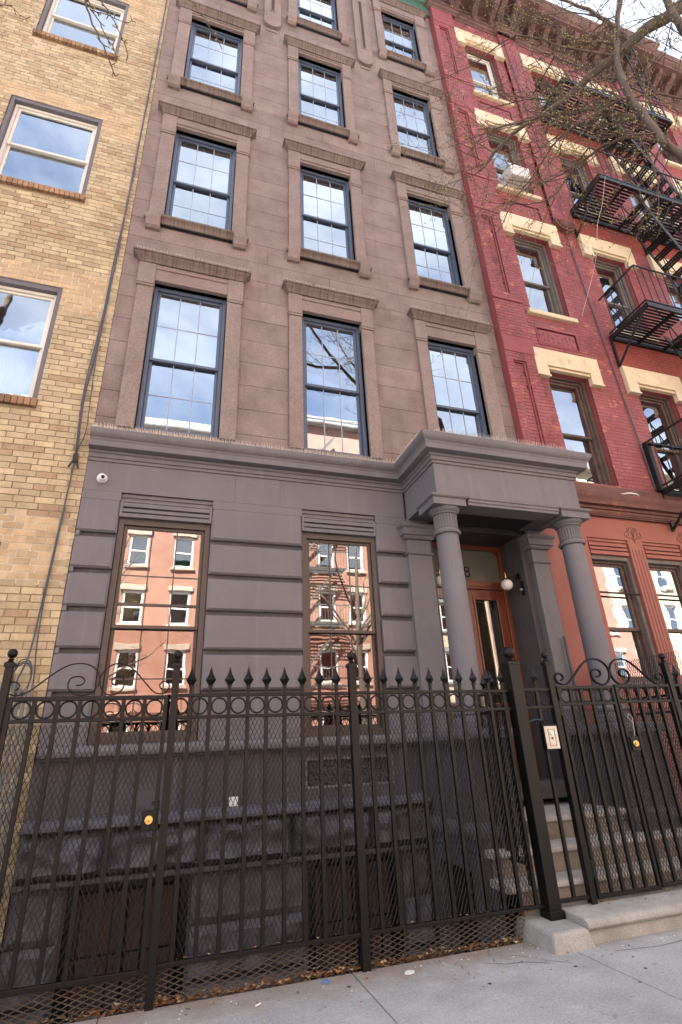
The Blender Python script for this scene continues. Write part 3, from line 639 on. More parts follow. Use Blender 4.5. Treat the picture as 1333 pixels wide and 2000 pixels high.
# house number on the transom (right-hand figure, the other is hidden by the column)
g = MB()
for cz, rx, rz in ((3.685, .033, .034), (3.618, .040, .040)):
    pts = [(4.003+rx*math.cos(t*math.pi/12), .538, cz+rz*math.sin(t*math.pi/12)) for t in range(25)]
    g.tube(pts, .0085, 6)
build(g, 'house_number', MT['black'], bh, smooth='all')
for x0, x1, e in ((3.30, 3.918, 1), (3.922, 4.54, -1)):
    s = .105
    d = build(frame_boxes(MB(), x0, x1, .985, 3.383, .52, .565, s, .12, .34), 'door', MT['wood'], bh, bevel=.005)
    g = MB(); g.box(x0+s, x1-s, .525, .56, 1.72, 1.84); build(g, 'lock_rail', MT['wood'], d, bevel=.004)
    g = MB(); frame_boxes(g, x0+s, x1-s, 1.84, 3.263, .505, .53, .028); build(g, 'glazing_bead', MT['wood'], d, bevel=.006)
    build(MB().box(x0+s+.01, x1-s-.01, .538, .545, 1.85, 3.25), 'pane', MT['g_door'], d)
    g = MB(); g.box(x0+s, x1-s, .54, .56, 1.325, 1.72); frame_boxes(g, x0+s+.03, x1-s-.03, 1.36, 1.69, .518, .54, .03); build(g, 'door_panel', MT['wood'], d, bevel=.006)
    hx = x1-.05 if e > 0 else x0+.05
    g = MB(); g.box(hx-.022, hx+.022, .508, .52, 1.72, 1.98); g.tube([(hx, .508, 1.80), (hx, .47, 1.80)], .012, 8); g.ball((hx, .455, 1.80), .028); build(g, 'handle', MT['brass'], d, smooth=True)
build(MB().box(3.23, 4.61, .602, .75, .98, 4.05, 'f'), 'vestibule', MT['hall'], bh)
build(MB().box(3.16, 4.70, -.12, .60, .80, .975), 'door_step', MT['gray_shaded'], bh, bevel=.012)
# ---- stoop
st = thing('stone_stoop', 'worn stone steps with rounded nosings leading up to the columned porch', 'steps', (4, -1, 0))
def tread(x0, x1, yf, yb, z, nm='tread', m='tread', h=.06, slope=0):
    g = MB(); r = .028
    pr = [(yb, z-h), (yf+r, z-h), (yf+.006, z-h+.012), (yf, z-r), (yf+.007, z-.009), (yf+.028, z), (yb, z+slope)]
    g.prism(pr, 'x', x0, x1); return build(g, nm, MT[m], st, smooth=True, bevel=.004)
tread(3.20, 4.68, -.86, .55, .735, 'landing')
tread(2.84, 6.2, -1.12, -.80, .535); tread(2.80, 6.2, -1.34, -1.02, .335)
g = MB(); g.box(3.26, 4.64, -.82, -.7, .4, .675); build(g, 'riser', MT['step'], st)
g = MB(); g.box(2.90, 6.15, -1.08, -.9, .2, .475); build(g, 'riser', MT['step'], st)
g = MB(); g.box(2.86, 6.15, -1.30, -1.1, -.3, .275); build(g, 'riser', MT['step'], st)
g = MB(); g.box(2.86, 2.905, -1.30, -.90, -.8, .275); build(g, 'side_wall', MT['gray_shaded'], st)
g = MB()
pr = [(-1.20, -.3), (-1.69, -.3), (-1.69, .085), (-1.715, .09), (-1.735, .11), (-1.735, .135), (-1.72, .155), (-1.69, .168), (-1.20, .172)]
g.prism(pr, 'x', 3.16, 9.0); build(g, 'coping', MT['cement'], st, smooth=True, bevel=.006)
pb = MB()
pb.v = [(2.815, -1.77, -.06), (3.20, -1.77, -.06), (3.20, -1.24, -.06), (2.815, -1.24, -.06), (2.845, -1.735, .118), (3.155, -1.735, .118), (3.165, -1.27, .13), (2.845, -1.27, .13)]
pb.f = [(3,2,1,0), (4,5,6,7), (0,1,5,4), (1,2,6,5), (2,3,7,6), (3,0,4,7)]
build(pb, 'concrete_block', MT['cement'], bevel=.022, label='chipped concrete footing block under the thick fence post', cat='concrete block')
# ================================================================== TAN BRICK HOUSE
th = thing('tan_brick_house', 'tan brick apartment house at the left edge with brick window sills', 'house', (-5, 0, 0))
TX0 = -4.7
CH = .0765
TW = [(-2.955, -1.688, 5.24, 7.01), (-2.955, -1.688, 8.78, 10.62), (-2.955, -1.70, 12.36, 14.13), (-2.955, -1.70, 1.72, 3.50)]
def snap(z): return -1.5+round((z+1.5)/CH)*CH
TW = [(a, b, snap(c), snap(d)) for a, b, c, d in TW]
sills = [(a-.02, b+.015, c-.115, c) for a, b, c, d in TW]
sills = [(a, b, snap(c), d) for a, b, c, d in sills]
build(wall(MB(), TX0, BX0-.004, -1.5, 18.6, .009, .35, TW), 'wall', MT['mortar_tan'], th)
build(MB().box(-14, TX0, -.0, .35, -1.5, 18.6), 'side_bay', MT['tan'], th)
build(MB().box(-14, BX0-.004, .76, 11, -3, 18.6), 'rear_wall', MT['mortar_tan'], th)
br = courses(TX0, BX0-.004, -1.5, 18.6, TW+sills, CH, .203, .009, seed=6)
def repaired(b):
    for a, c, z0, z1 in TW:
        if z1-.01 < b[2] < z1+.31 and a-.4 < b[0] and b[1] < c+.62: return MT['tan_pale']
        if z1-.42 < b[2] < z1 and c-.05 < b[0] and b[1] < c+.60: return MT['tan_pale']
    return MT['tan']
split_pieces(br, th, 'brick', MT['tan'], 0., .03, .203, limit=300, matf=repaired, jit=.0022)
for a, c, z0, z1 in TW:
    build(MB().box(a-.45, c+.62, .0045, .012, z1+.0, z1+.315).box(c+.003, c+.62, .0045, .012, z1-.43, z1-.0), 'repointed_mortar', MT['mortar_white'], th)
for i, (a, b, c, d) in enumerate(TW):
    n_ = 20; w_ = (b-a+.03)/n_
    me = mesh_of(MB().box(-w_/2+.004, w_/2-.004, 0, .10, 0, .105), 'sill_brick', MT['sill_brick'])
    for k in range(n_): inst(me, 'sill_brick', None, th, (a-.015+w_*(k+.5), -.045+rg.uniform(-.002, .002), c-.108))
    g = MB(); frame_boxes(g, a+.002, b-.002, c+.002, d-.002, .015, .20, .055, .075, .02); build(g, 'window_panning', MT['panning'], th, bevel=.004)
    sash_window(th, a+.06, b-.06, c+.03, d-.08, .075, MT['white_frame'], MT['g_up'] if i else MT['g_old'], fw=.035, sw=.038, cols=1, rows=1, low=(MT['g_up_low'] if i else None), meet=.5, curtain=('right' if i == 0 else None))
# ================================================================== RED BRICK HOUSE
rh = thing('red_brick_house', 'red painted brick tenement with cream lintels and bracketed brown cornice', 'house', (8, 0, 0))
RX0, RX1 = 4.905, 14.2
RW = [(5.735, 6.60), (7.665, 8.53), (9.53, 10.40), (11.45, 12.32), (13.0, 13.85)]
RR = [(5.00, 7.00, 7.54), (8.47, 10.44, 11.0), (11.86, 13.86, 14.39), (15.20, 17.20, 17.80)]
CR = .0672
RR = [(c, d+.12, t) for c, d, t in RR]
r_ops = [(a, b, c, d) for a, b in RW for c, d, _ in RR]
YW = -.08
build(wall(MB(), RX0, RX1, 4.86, 18.6, YW+.005, .34, r_ops), 'wall', MT['red_flat'], rh)
build(MB().box(RX0+.003, 40, .76, 11, -3, 18.9), 'rear_wall', MT['red_flat'], rh)
build(MB().box(RX1, 40, YW, .3, -1, 18.6), 'far_bay', MT['red'], rh)
# details that interrupt the brick courses
lint = [(a-.245, b+.245, d-.15, t) for a, b in RW for c, d, t in RR]
orn = [(a-.02, b+.02, 7.70, 8.12) for a, b in RW[:1]]+[(a-.02, b+.02, z0, z0+.42) for a, b in RW[:1] for z0 in (11.12, 14.50)]
rsill = [(a-.1, b+.1, c-.10, c) for a, b in RW for c, _, _ in RR[1:]]
PIL = (4.905, 5.505)
PIER = [(6.86, 7.38, 11.25, 18.4), (10.72, 11.24, 11.25, 18.4)]
blockers = r_ops+lint+orn+rsill+[(PIL[0], PIL[1], 4.8, 18.6)]+PIER
rb = courses(PIL[1], RX1, 4.88, 18.4, blockers, CR, .212, .007, seed=9)
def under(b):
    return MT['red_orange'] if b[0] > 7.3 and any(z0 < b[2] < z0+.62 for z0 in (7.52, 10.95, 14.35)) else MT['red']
split_pieces(rb, rh, 'brick', MT['red'], YW, .02, .212, limit=200, jit=.0012, matf=under)
# corner pilaster with recessed brick panels and smooth bands
YP = -.145
pan = [(5.03, 5.29, 5.05, 7.18), (5.03, 5.29, 8.72, 10.72), (5.03, 5.29, 12.08, 14.14), (5.03, 5.29, 15.55, 17.58)]
bands = [(PIL[0], PIL[1], 7.34, 7.66), (PIL[0], PIL[1], 10.88, 11.14), (PIL[0], PIL[1], 14.28, 14.50), (PIL[0], PIL[1], 17.75, 18.35)]
build(wall(MB(), PIL[0]+.001, PIL[1]-.001, 4.86, 18.6, YP+.005, YW+.004, pan), 'pilaster', MT['red_flat'], rh)
pbk = courses(PIL[0], PIL[1], 4.88, 18.4, pan+bands, CR, .206, .007, seed=10)
split_pieces(pbk, rh, 'brick', MT['red'], YP, .02, .206, limit=100, jit=.0012)
pin = []
for a, b, c, d in pan:
    frame_boxes(g := MB(), a, b, c, d, YP+.022, YW+.004, .035); build(g, 'panel_frame', MT['red_flat'], rh)
    pin += courses(a+.035, b-.035, c+.035, d-.035, [], CR, .206, .007, seed=12)
g = MB()
for b in pin: g.box(b[0], b[1], YP+.045, YW+.003, b[2], b[3], 'k')
build(g, 'panel_brickwork', MT['red'], rh, kind='stuff', recalc=False)
for a, b, c, d in bands: build(MB().box(a, b, YP-.012, YW, c, d), 'band_stone', MT['red_flat'], rh, bevel=.006)
for a, b, c, d in pan:
    build(MB().box(PIL[0], PIL[1], YP-.018, YP+.01, c-.20, c-.15), 'ledge_band', MT['red_flat'], rh)
for a, b, c, d in PIER:
    g = MB(); g.box(a, b, YP+.005, YW+.004, c, d); build(g, 'pier', MT['red_flat'], rh)
    g = MB()
    for q in courses(a, b, c, d-.35, [], CR, .26, .007, seed=4): g.box(q[0], q[1], YP, YW, q[2], q[3], 'k')
    build(g, 'pier_brickwork', MT['red'], rh, kind='stuff', recalc=False)
    g = MB()
    for k, (w_, dz) in enumerate(((.26, 0), (.22, .09), (.15, .18), (.07, .25))):
        pts = [((a+b)/2-w_*1.0, c-dz), ((a+b)/2+w_, c-dz)]
    pts = [((a+b)/2+.26*math.cos(math.pi+math.pi*k/10), c+.30*math.sin(math.pi+math.pi*k/10)) for k in range(11)]
    g.prism(pts, 'y', YP-.03, YW)
    for k in range(1, 10, 1):
        an = math.pi+math.pi*k/10
        g.tube([((a+b)/2, YP-.035, c-.03), ((a+b)/2+.22*math.cos(an), YP-.04, c+.26*math.sin(an))], [.01, .022], 6)
    build(g, 'shell_corbel', MT['brown_ledge'], rh, smooth=True)
# lintels, sills, ornament panels, windows
for wi, (a, b) in enumerate(RW):
    for ri, (c, d, t) in enumerate(RR):
        lz = d-.14
        o = a-.245; p = b+.245
        pl = [(o, t), (o, lz+.0), (a-.005, lz), (a-.005, d+.10), (b+.005, d+.10), (b+.005, lz), (p, lz), (p, t)]
        g = MB(); g.prism(pl, 'y', YW-.075, YW+.06)
        build(g, 'lintel', MT['cream'], rh, bevel=.008)
        g = MB(); g.box(a-.004, b+.004, YW-.095, YW+.16, d+.05, d+.098); g.box(a-.004, b+.004, YW-.06, YW+.16, d+.003, d+.05); build(g, 'lintel_molding', MT['cream'], rh, bevel=.006)
        g = MB(); g.box(o-.01, a+.004, YW-.085, YW, lz-.03, lz+.0); g.box(b-.004, p+.01, YW-.085, YW, lz-.03, lz); build(g, 'lintel_foot', MT['cream'], rh)
        if ri > 0:
            build(MB().box(a-.10, b+.10, YW-.07, .10, c-.10, c-.002), 'sill', MT['cream'], rh, bevel=.012)
        fm = MT['white_frame'] if (wi, ri) in ((0, 3), (2, 2)) else (MT['gray_frame'] if ri in (1, 2) else MT['brown_frame'])
        g = MB(); frame_boxes(g, a+.002, b-.002, c+.0, d+.03, .02, .16, .05, .05, .02); build(g, 'window_casing', MT['gray_frame'] if ri in (1, 2) else MT['brown_frame'], rh, bevel=.004)
        sash_window(rh, a+.052, b-.052, c+.02, d-.02, .07, fm, MT['g_old'], fw=.03, sw=.045, cols=1, rows=1, meet=.47,
                    shade=(.45 if (wi+ri) % 4 == 1 else None), curtain=('left' if (wi+ri) % 3 == 2 else None))
for a, b, c, d in orn:
    g = MB(); frame_boxes(g, a, b, c, d, YW-.012, YW+.03, .03); frame_boxes(g, a+.03, b-.03, c+.03, d-.03, YW+.005, YW+.03, .03); g.box(a+.06, b-.06, YW+.022, YW+.03, c+.06, d-.06); build(g, 'ornament_frame', MT['red_flat'], rh, bevel=.003)
    g = MB(); cx, cz = (a+b)/2, (c+d)/2
    for s_ in (-1, 1):
        for k in range(4):
            x0 = cx+s_*(.05+k*.09); up_ = 1 if k % 2 else -1; pts = []
            for t in range(16):
                an = t*.62; rr = .062*(1-t/18); pts.append((x0+s_*rr*math.cos(an), YW+.012, cz+up_*(rr*math.sin(an))+up_*.01))
            g.tube(pts, [.013-.0006*t for t in range(16)], 5)
            for t in range(3): g.ball((x0+s_*.05*math.cos(t*2), YW+.012, cz+.10*math.sin(t*2.1+k)), .017, 7)
    build(g, 'ornament_scroll', MT['brown_ledge'], rh, smooth='all')
# roof cornice with brackets
def rcorn(x0, x1, dy, dz):
    P = [(x0, .2), (x0, YW-dy), (x1, YW-dy), (x1, .2)]
    build(MB().mold(P, [(0, 18.36), (.02, 18.365), (.03, 18.40), (.07, 18.42), (.09, 18.46), (.12, 18.47), (.12, 18.50), (0.0, 18.52)]), 'architrave', MT['brown_cornice'], rh, smooth=True)
    build(MB().box(x0, x1, YW-dy+.0, .2, 18.50, 19.18+dz), 'frieze', MT['brown_cornice'], rh)
    e = .60
    build(MB().mold(P, [(0, 19.14+dz), (e-.05, 19.15+dz), (e-.04, 19.22+dz), (e, 19.24+dz), (e+.03, 19.30+dz), (e+.10, 19.38+dz), (e+.12, 19.44+dz), (e+.10, 19.48+dz), (0, 19.52+dz)]), 'cornice', MT['brown_cornice'], rh, smooth=True)
    n_ = max(1, int((x1-x0)/.44))
    for k in range(n_+1):
        x = x0+.09+(x1-x0-.18)*k/n_; y = YW-dy
        pr = [(y, 18.53), (y-.10, 18.54), (y-.13, 18.60), (y-.11, 18.72), (y-.13, 18.84), (y-.24, 18.94), (y-.42, 19.0), (y-.48, 19.06), (y-.48, 19.14+dz), (y, 19.14+dz)]
        bk = build(MB().prism(pr, 'x', x-.075, x+.075), 'bracket', MT['brown_cornice'], rh, bevel=.006)
        g = MB()
        for s_ in (-.04, 0, .04): g.tube([(x+s_, y-.105, 18.56), (x+s_, y-.14, 18.62), (x+s_, y-.12, 18.74), (x+s_, y-.15, 18.86), (x+s_, y-.26, 18.945)], .014, 5)
        build(g, 'bracket_reed', MT['brown_cornice'], bk, smooth='all')
        if k < n_:
            xa, xb = x+.10, x0+.09+(x1-x0-.18)*(k+1)/n_-.10
            g = MB(); frame_boxes(g, xa, xb, 18.58, 18.86, y-.03, y+.01, .04); g.box(xa+.07, xb-.07, y-.02, y+.01, 18.65, 18.79); g.box(xa-.02, xb+.02, y-.05, y+.01, 18.90, 18.96); build(g, 'frieze_panel', MT['brown_cornice'], rh, bevel=.004)
rcorn(RX0, 5.60, .06, .02); rcorn(5.60, 6.84, 0., 0); rcorn(6.84, 7.40, .12, .03); rcorn(7.40, 10.70, 0., 0); rcorn(10.70, 11.26, .12, .03); rcorn(11.26, 14.2, 0., 0)
# ground floor of the red house
gops = [(5.72, 6.48, 2.0, 3.84), (6.76, 7.52, 2.0, 3.84), (7.80, 8.56, 2.0, 3.84), (9.1, 9.9, 1.0, 3.84)]
pops = [(a, b, 3.84, 4.10) for a, b, _, _ in gops]
build(wall(MB(), 4.965, RX1, -1, 4.46, -.05, .34, gops+pops), 'shopfront_wall', MT['salmon'], rh)
for a, b, c, d in gops:
    g = MB(); g.box(a+.002, b-.002, -.005, .33, 3.842, 4.098); g.box(a+.002, b-.002, -.03, -.005, 4.055, 4.098)
    for z0, z1 in ((3.845, 3.90), (3.92, 3.96), (3.98, 4.025)): g.box(a+.03, b-.03, -.045, -.004, z0, z1)
    build(g, 'lintel_panel', MT['salmon'], rh, bevel=.004)
    g = MB(); frame_boxes(g, a+.002, b-.002, c, 3.838, .0, .14, .05, .06, .05); build(g, 'window_casing', MT['gray_frame'], rh, bevel=.004)
    w = sash_window(rh, a+.052, b-.052, c+.05, 3.775, .06, MT['brown_frame'], MT['g_old'], fw=.03, sw=.045, cols=1, rows=1, meet=.42, shade=.95 if a > 6.5 else .55)
    build(MB().tube([(a+.0, -.0, 3.28), (b-.0, -.0, 3.27)], .014, 8), 'guard_bar', MT['iron'], w)
for a, b in ((6.48, 6.76), (7.52, 7.80)):
    g = MB()
    for k in range(4): x = a+.05+(b-a-.10)*k/3; g.box(x-.004, x+.004, -.054, -.049, 2.05, 3.95)
    build(g, 'pier_flutes', MT['brown_ledge'], rh)
    cx = (a+b)/2; g = MB()
    for s_ in (-1, 1):
        for r_, zz_, st_ in ((.055, 4.20, .11), (.035, 4.285, .06)):
            pts = []
            for t in range(15): an = -1.57+t*.5; q = r_*(1-t/24); pts.append((cx+s_*(st_+q*math.cos(an)), -.052, zz_+q*math.sin(an)))
            g.tube([(cx, -.052, 4.08), (cx+s_*st_*.4, -.052, zz_-r_)]+pts, .005, 5)
    g.tube([(cx, -.052, 4.06), (cx, -.052, 4.34)], [.007, .003], 5)
    build(g, 'palmette', MT['brown_ledge'], rh)
prof = [(0, 4.44), (.03, 4.445), (.035, 4.48), (.06, 4.485), (.065, 4.53), (.09, 4.535), (.10, 4.57), (.16, 4.58), (.17, 4.66), (.18, 4.67), (.20, 4.72), (.205, 4.76), (.0, 4.80)]
build(MB().mold([(4.98, .0), (4.98, -.07), (RX1, -.07)], prof), 'ledge_cornice', MT['brown_ledge'], rh, smooth=True)
build(MB().box(4.98, RX1, -.12, .34, 4.46, 4.97), 'ledge_fascia', MT['brown_ledge'], rh, bevel=.01)
# ---- air conditioners
def ac_unit(x0, x1, z0, label):
    t = thing('air_conditioner', label, 'air conditioner', ((x0+x1)/2, -.3, z0), 'window air conditioners')
    build(MB().box(x0, x1, -.40, .07, z0, z0+.34), 'housing', MT['ac'], t, bevel=.012)
    g = MB(); frame_boxes(g, x0+.02, x1-.02, z0+.03, z0+.32, -.408, -.398, .025)
    for k in range(9): zz_ = z0+.07+.025*k; g.box(x0+.05, x1-.05, -.404, -.398, zz_, zz_+.008)
    build(g, 'grille', MT['white'], t)
    build(MB().box(x0+.01, x1-.01, -.35, -.06, z0+.338, z0+.344), 'top_panel', MT['ac'], t)
ac_unit(5.80, 6.28, 11.87, 'dirty white air conditioner sticking out of the left window beside the corner pilaster')
ac_unit(9.66, 10.26, 11.87, 'white air conditioner in a window behind the fire escape and tree limb')
# ================================================================== FIRE ESCAPE
fe = thing('fire_escape', 'black iron fire escape with slatted landings and steep stairs on red brick wall', 'fire escape', (9, -.5, 5))
def landing(x0, x1, z, rail=.90, hole=None):
    p = MB(); y0, y1 = -.98, YW-.02
    for y in (y0, y1-.03): p.box(x0, x1, y, y+.04, z-.09, z)
    for x in (x0, x1-.04): p.box(x, x+.04, y0+.04, y1-.03, z-.09, z)
    P = build(p, 'platform', MT['iron_matte'], fe)
    ns_ = 13; me = {}
    for k in range(ns_):
        y = y0+.07+(y1-y0-.14)*k/(ns_-1)
        for a, b in ([(x0+.04, x1-.04)] if not hole or not (hole[2] < y < hole[3]) else [(x0+.04, hole[0]), (hole[1], x1-.04)]):
            L_ = round(b-a, 3)
            if L_ not in me: me[L_] = mesh_of(MB().box(-L_/2, L_/2, -.020, .020, -.008, .0), 'slat', MT['iron_matte'])
            inst(me[L_], 'slat', None, P, ((a+b)/2, y, z-.012))
    nb_ = max(2, int((x1-x0)/.55))
    for k in range(1, nb_):
        x = x0+(x1-x0)*k/nb_
        build(MB().box(x-.018, x+.018, y0+.04, y1-.03, z-.075, z-.021), 'cross_bar', MT['iron_matte'], P)
    Rl = MB()
    for zz_ in (rail, rail*.0+.06):
        pts = [(x0+.02, y1, z+zz_), (x0+.02, y0+.02, z+zz_), (x1-.02, y0+.02, z+zz_), (x1-.02, y1, z+zz_)]
        for a, b in zip(pts, pts[1:]): Rl.tube([a, b], .016, 4)
    RL = build(Rl, 'railing', MT['iron_matte'], fe)
    bm_ = mesh_of(MB().tube([(0, 0, 0), (0, 0, rail)], .0085, 4), 'baluster', MT['iron_matte'])
    k = 0; x = x0+.02
    while x < x1: inst(bm_, 'baluster', None, RL, (x, y0+.02, z)); x += .17
    for j in range(1, 6):
        for xx in (x0+.02, x1-.02): inst(bm_, 'baluster', None, RL, (xx, y0+.02+(y1-y0-.02)*j/6, z))
    for xx in (x0+.02, x1-.02, (x0+x1)/2+.3):
        g = MB(); g.box(xx-.02, xx+.02, y1-.02, y1+.02, z-.72, z-.09); g.tube([(xx, y0+.12, z-.07), (xx, y1, z-.70)], .022, 4); build(g, 'wall_bracket', MT['iron_matte'], fe)
def stairs(xa, za, xb, zb, yc, wd=.46):
    n_ = max(4, int(abs(zb-za)/.235)); S_ = MB()
    for s_ in (-wd/2, wd/2): S_.prism([(xa-.05, za), (xa+.05, za), (xb+.05, zb), (xb-.05, zb)], 'y', yc+s_-.008, yc+s_+.008)
    st_ = build(S_, 'stair', MT['iron_matte'], fe)
    me = mesh_of(MB().box(-.095, -.045, -wd/2+.008, wd/2-.008, -.008, .008).box(-.025, .025, -wd/2+.008, wd/2-.008, -.008, .008).box(.045, .095, -wd/2+.008, wd/2-.008, -.008, .008), 'tread', MT['iron_matte'])
    for k in range(1, n_): f = k/n_; inst(me, 'tread', None, st_, (xa+(xb-xa)*f, yc, za+(zb-za)*f))
    h = MB()
    for s_ in (-wd/2, wd/2):
        h.tube([(xa, yc+s_, za+.75), (xb, yc+s_, zb+.75)], .012, 4)
        for f in (.1, .5, .9): h.tube([(xa+(xb-xa)*f, yc+s_, za+(zb-za)*f), (xa+(xb-xa)*f, yc+s_, za+(zb-za)*f+.75)], .010, 4)
    build(h, 'handrail', MT['iron_matte'], fe)
EX0, EX1 = 7.40, 10.62
for z_, hole in ((5.02, (7.9, 8.4, -.9, -.35)), (8.26, (8.35, 9.0, -.9, -.35)), (11.66, (8.35, 9.0, -.9, -.35)), (15.05, (8.35, 9.0, -.9, -.35))):
    landing(EX0, EX1, z_, hole=hole)
for za, zb in ((5.02, 8.26), (8.26, 11.66), (11.66, 15.05)):
    stairs(10.1, za+.02, 8.45, zb-.02, -.62)
g = MB(); g.box(EX0-.05, EX0+.03, YW-.10, YW-.02, 4.98, 5.90); g.tube([(EX0, YW-.10, 5.86), (EX0+1.0, -.98, 5.25)], .03, 4); build(g, 'wall_bracket', MT['iron_matte'], fe)
g = MB()
for x in (10.2, 10.62): g.tube([(x, -.9, 15.1), (x, -.9, 18.7), (x, -.75, 20.1), (x, -.3, 20.3)], .02, 5)
for k in range(17): g.tube([(10.2, -.9, 15.4+k*.27), (10.62, -.9, 15.4+k*.27)], .012, 4)
build(g, 'roof_ladder', MT['iron_matte'], fe)
# ================================================================== OPPOSITE SIDE OF THE STREET (seen in the glass)
YO = -22.0
MT['pale_stone'] = surf('pale_lintel_stone', (.50,.43,.36), (.44,.38,.31), rough=.8, bump=.1)
def far_house(x0, x1, h, mat, wins, label, lint='pale_stone', esc=False):
    t = thing('row_house', label, 'house', ((x0+x1)/2, YO-5, 0), 'row houses across the street')
    ops = [(a-.5, a+.5, z, z+1.75) for a in wins for z in FZ if z+1.9 < h]
    build(wall(MB(), x0+.005, x1-.005, -.1, h, YO-.3, YO, ops), 'wall', mat, t)
    build(MB().box(x0+.01, x1-.01, YO-10, YO-.8, -.1, h-.05), 'rear_wall', mat, t)
    build(MB().box(x0, x1, YO-.5, YO+.45, h, h+.55), 'cornice', MT['cement'], t, bevel=.08)
    build(MB().box(x0+.005, x1-.005, YO, YO+.12, 3.35, 3.6), 'belt_course', MT['brown_ledge'], t)
    for a, b, c, d in ops:
        build(frame_boxes(MB(), a+.01, b-.01, c+.01, d-.01, YO-.2, YO-.04, .11), 'window', MT['white'], t)
        w = t.children[-1]
        g = MB(); g.box(a+.12, b-.12, YO-.16, YO-.09, c+.82, c+.90); build(g, 'meeting_rail', MT['white'], w)
        build(MB().box(a+.12, b-.12, YO-.15, YO-.14, c+.12, d-.12), 'pane', MT['g_old'], w)
        build(MB().box(a, b, YO-.6, YO-.21, c, d, 'k'), 'interior', MT['blind'], w)
        build(MB().box(a-.12, b+.12, YO, YO+.09, d, d+.28), 'lintel', MT[lint], t, bevel=.02)
        build(MB().box(a-.1, b+.1, YO, YO+.12, c-.14, c), 'sill', MT[lint], t, bevel=.02)
    if esc:
        for z in FZ[1:]:
            if z+2 > h: continue
            g = MB(); xa, xb = wins[1]-.9, wins[2]+.9
            for k in range(9): g.box(xa, xb, YO+.05+.12*k, YO+.09+.12*k, z-.25, z-.21)
            for k in range(22): xx = xa+(xb-xa)*k/21; g.box(xx-.01, xx+.01, YO+1.05, YO+1.07, z-.2, z+.7)
            g.box(xa, xb, YO+1.04, YO+1.09, z+.68, z+.73)
            g.tube([(xa+.5, YO+.7, z-.2), (xb-.5, YO+.7, z+2.8)], .06, 4); g.tube([(xa+.5, YO+.3, z-.2), (xb-.5, YO+.3, z+2.8)], .06, 4)
            build(g, 'balcony', MT['slat'], t)
    return t
FZ = [1.6, 4.75, 7.75, 10.8, 13.8, 16.7]
far_house(-14.5, -7.2, 18.8, MT['tan'], [-13.2, -10.8, -8.5], 'pale tan row house across the street, farthest left', 'cement')
far_house(-7.2, 3.9, 19.2, MT['salmon_lit'], [-6.2, -3.95, -1.67, .62, 2.85], 'sunlit salmon row house with white windows reflected in left parlour window')
far_house(3.9, 11.2, 20.6, MT['salmon_lit'], [4.9, 6.6, 8.4, 10.2], 'salmon row house with a fire escape reflected in middle parlour window', esc=True)
far_house(11.2, 19.4, 17.8, MT['cream'], [12.3, 14.4, 16.4, 18.3], 'cream row house across the street reflected in the front doors', 'cement')
far_house(19.4, 29, 19.8, MT['salmon_lit'], [20.6, 22.8, 25, 27.4], 'red row house across the street, right of the cream one')
far_house(29, 43, 20.5, MT['cream'], [30.5, 33, 35.5, 38, 40.5], 'long cream row house mirrored in the salmon shopfront windows', 'cement')
far_house(43, 60, 18.5, MT['salmon_lit'], [44.5, 47, 50, 53, 56], 'red row house across the street, farthest right')
# ================================================================== FENCE AND GATES
FY = -1.425
PICK = mesh_of(MB().box(-.014, .014, -.0125, .0125, 0, 1), 'picket', MT['iron'])
def finial_mesh():
    g = MB()
    g.box(-.016, .016, -.016, .016, .0, .012)
    prof = [(.012, .012), (.030, .045), (.034, .052), (.030, .060), (.014, .095), (.006, .13), (.0015, .152)]
    g.lathe([(r*1.2, z) for r, z in prof], (0, 0, 0), 4)
    return mesh_of(g, 'finial', MT['iron'])
FIN = finial_mesh()
rm = MB()
for k in range(25): pass
pts = [(.056*math.cos(2*math.pi*k/24), 0, .056*math.sin(2*math.pi*k/24)) for k in range(25)]
rm.tube(pts, .0075, 6, cap=False); RING = mesh_of(rm, 'ring', MT['iron'])
for p in RING.polygons: p.use_smooth = True
def emesh(mp_, u0, u1, v0, v1, du, dv, r, holes=()):
    """expanded metal: a diamond lattice of thin bars in (u, v), mapped to space"""
    g = MB(); a, b = du/2, dv/2; ni, nj = int((u1-u0)/a), int((v1-v0)/b)
    for i in range(ni):
        for j in range(nj+1):
            if (i+j) % 2: continue
            for s_ in (1, -1):
                j2 = j+s_
                if j2 < 0 or j2 > nj: continue
                p = (u0+i*a, v0+j*b); q = (u0+(i+1)*a, v0+j2*b)
                if any(h[0] < p[0] < h[1] and h[2] < p[1] < h[3] for h in holes): continue
                P, Q = Vector(mp_(*p)), Vector(mp_(*q)); t = (Q-P).normalized()
                nn = Vector((0, 1, 0)) if abs(t.y) < .5 and mp_(0, 0)[1] == mp_(1, 0)[1] else Vector((1, 0, 0))
                w_ = t.cross(nn).normalized()*r; i0 = len(g.v); n2 = nn*(r*1.3)
                for c in (P, Q):
                    for d in (w_, n2*1.0-w_*.6, -n2-w_*.6): g.v.append(tuple(c+d))
                g.f += [(i0, i0+1, i0+4, i0+3), (i0+1, i0+2, i0+5, i0+4), (i0+2, i0, i0+3, i0+5)]
    return g
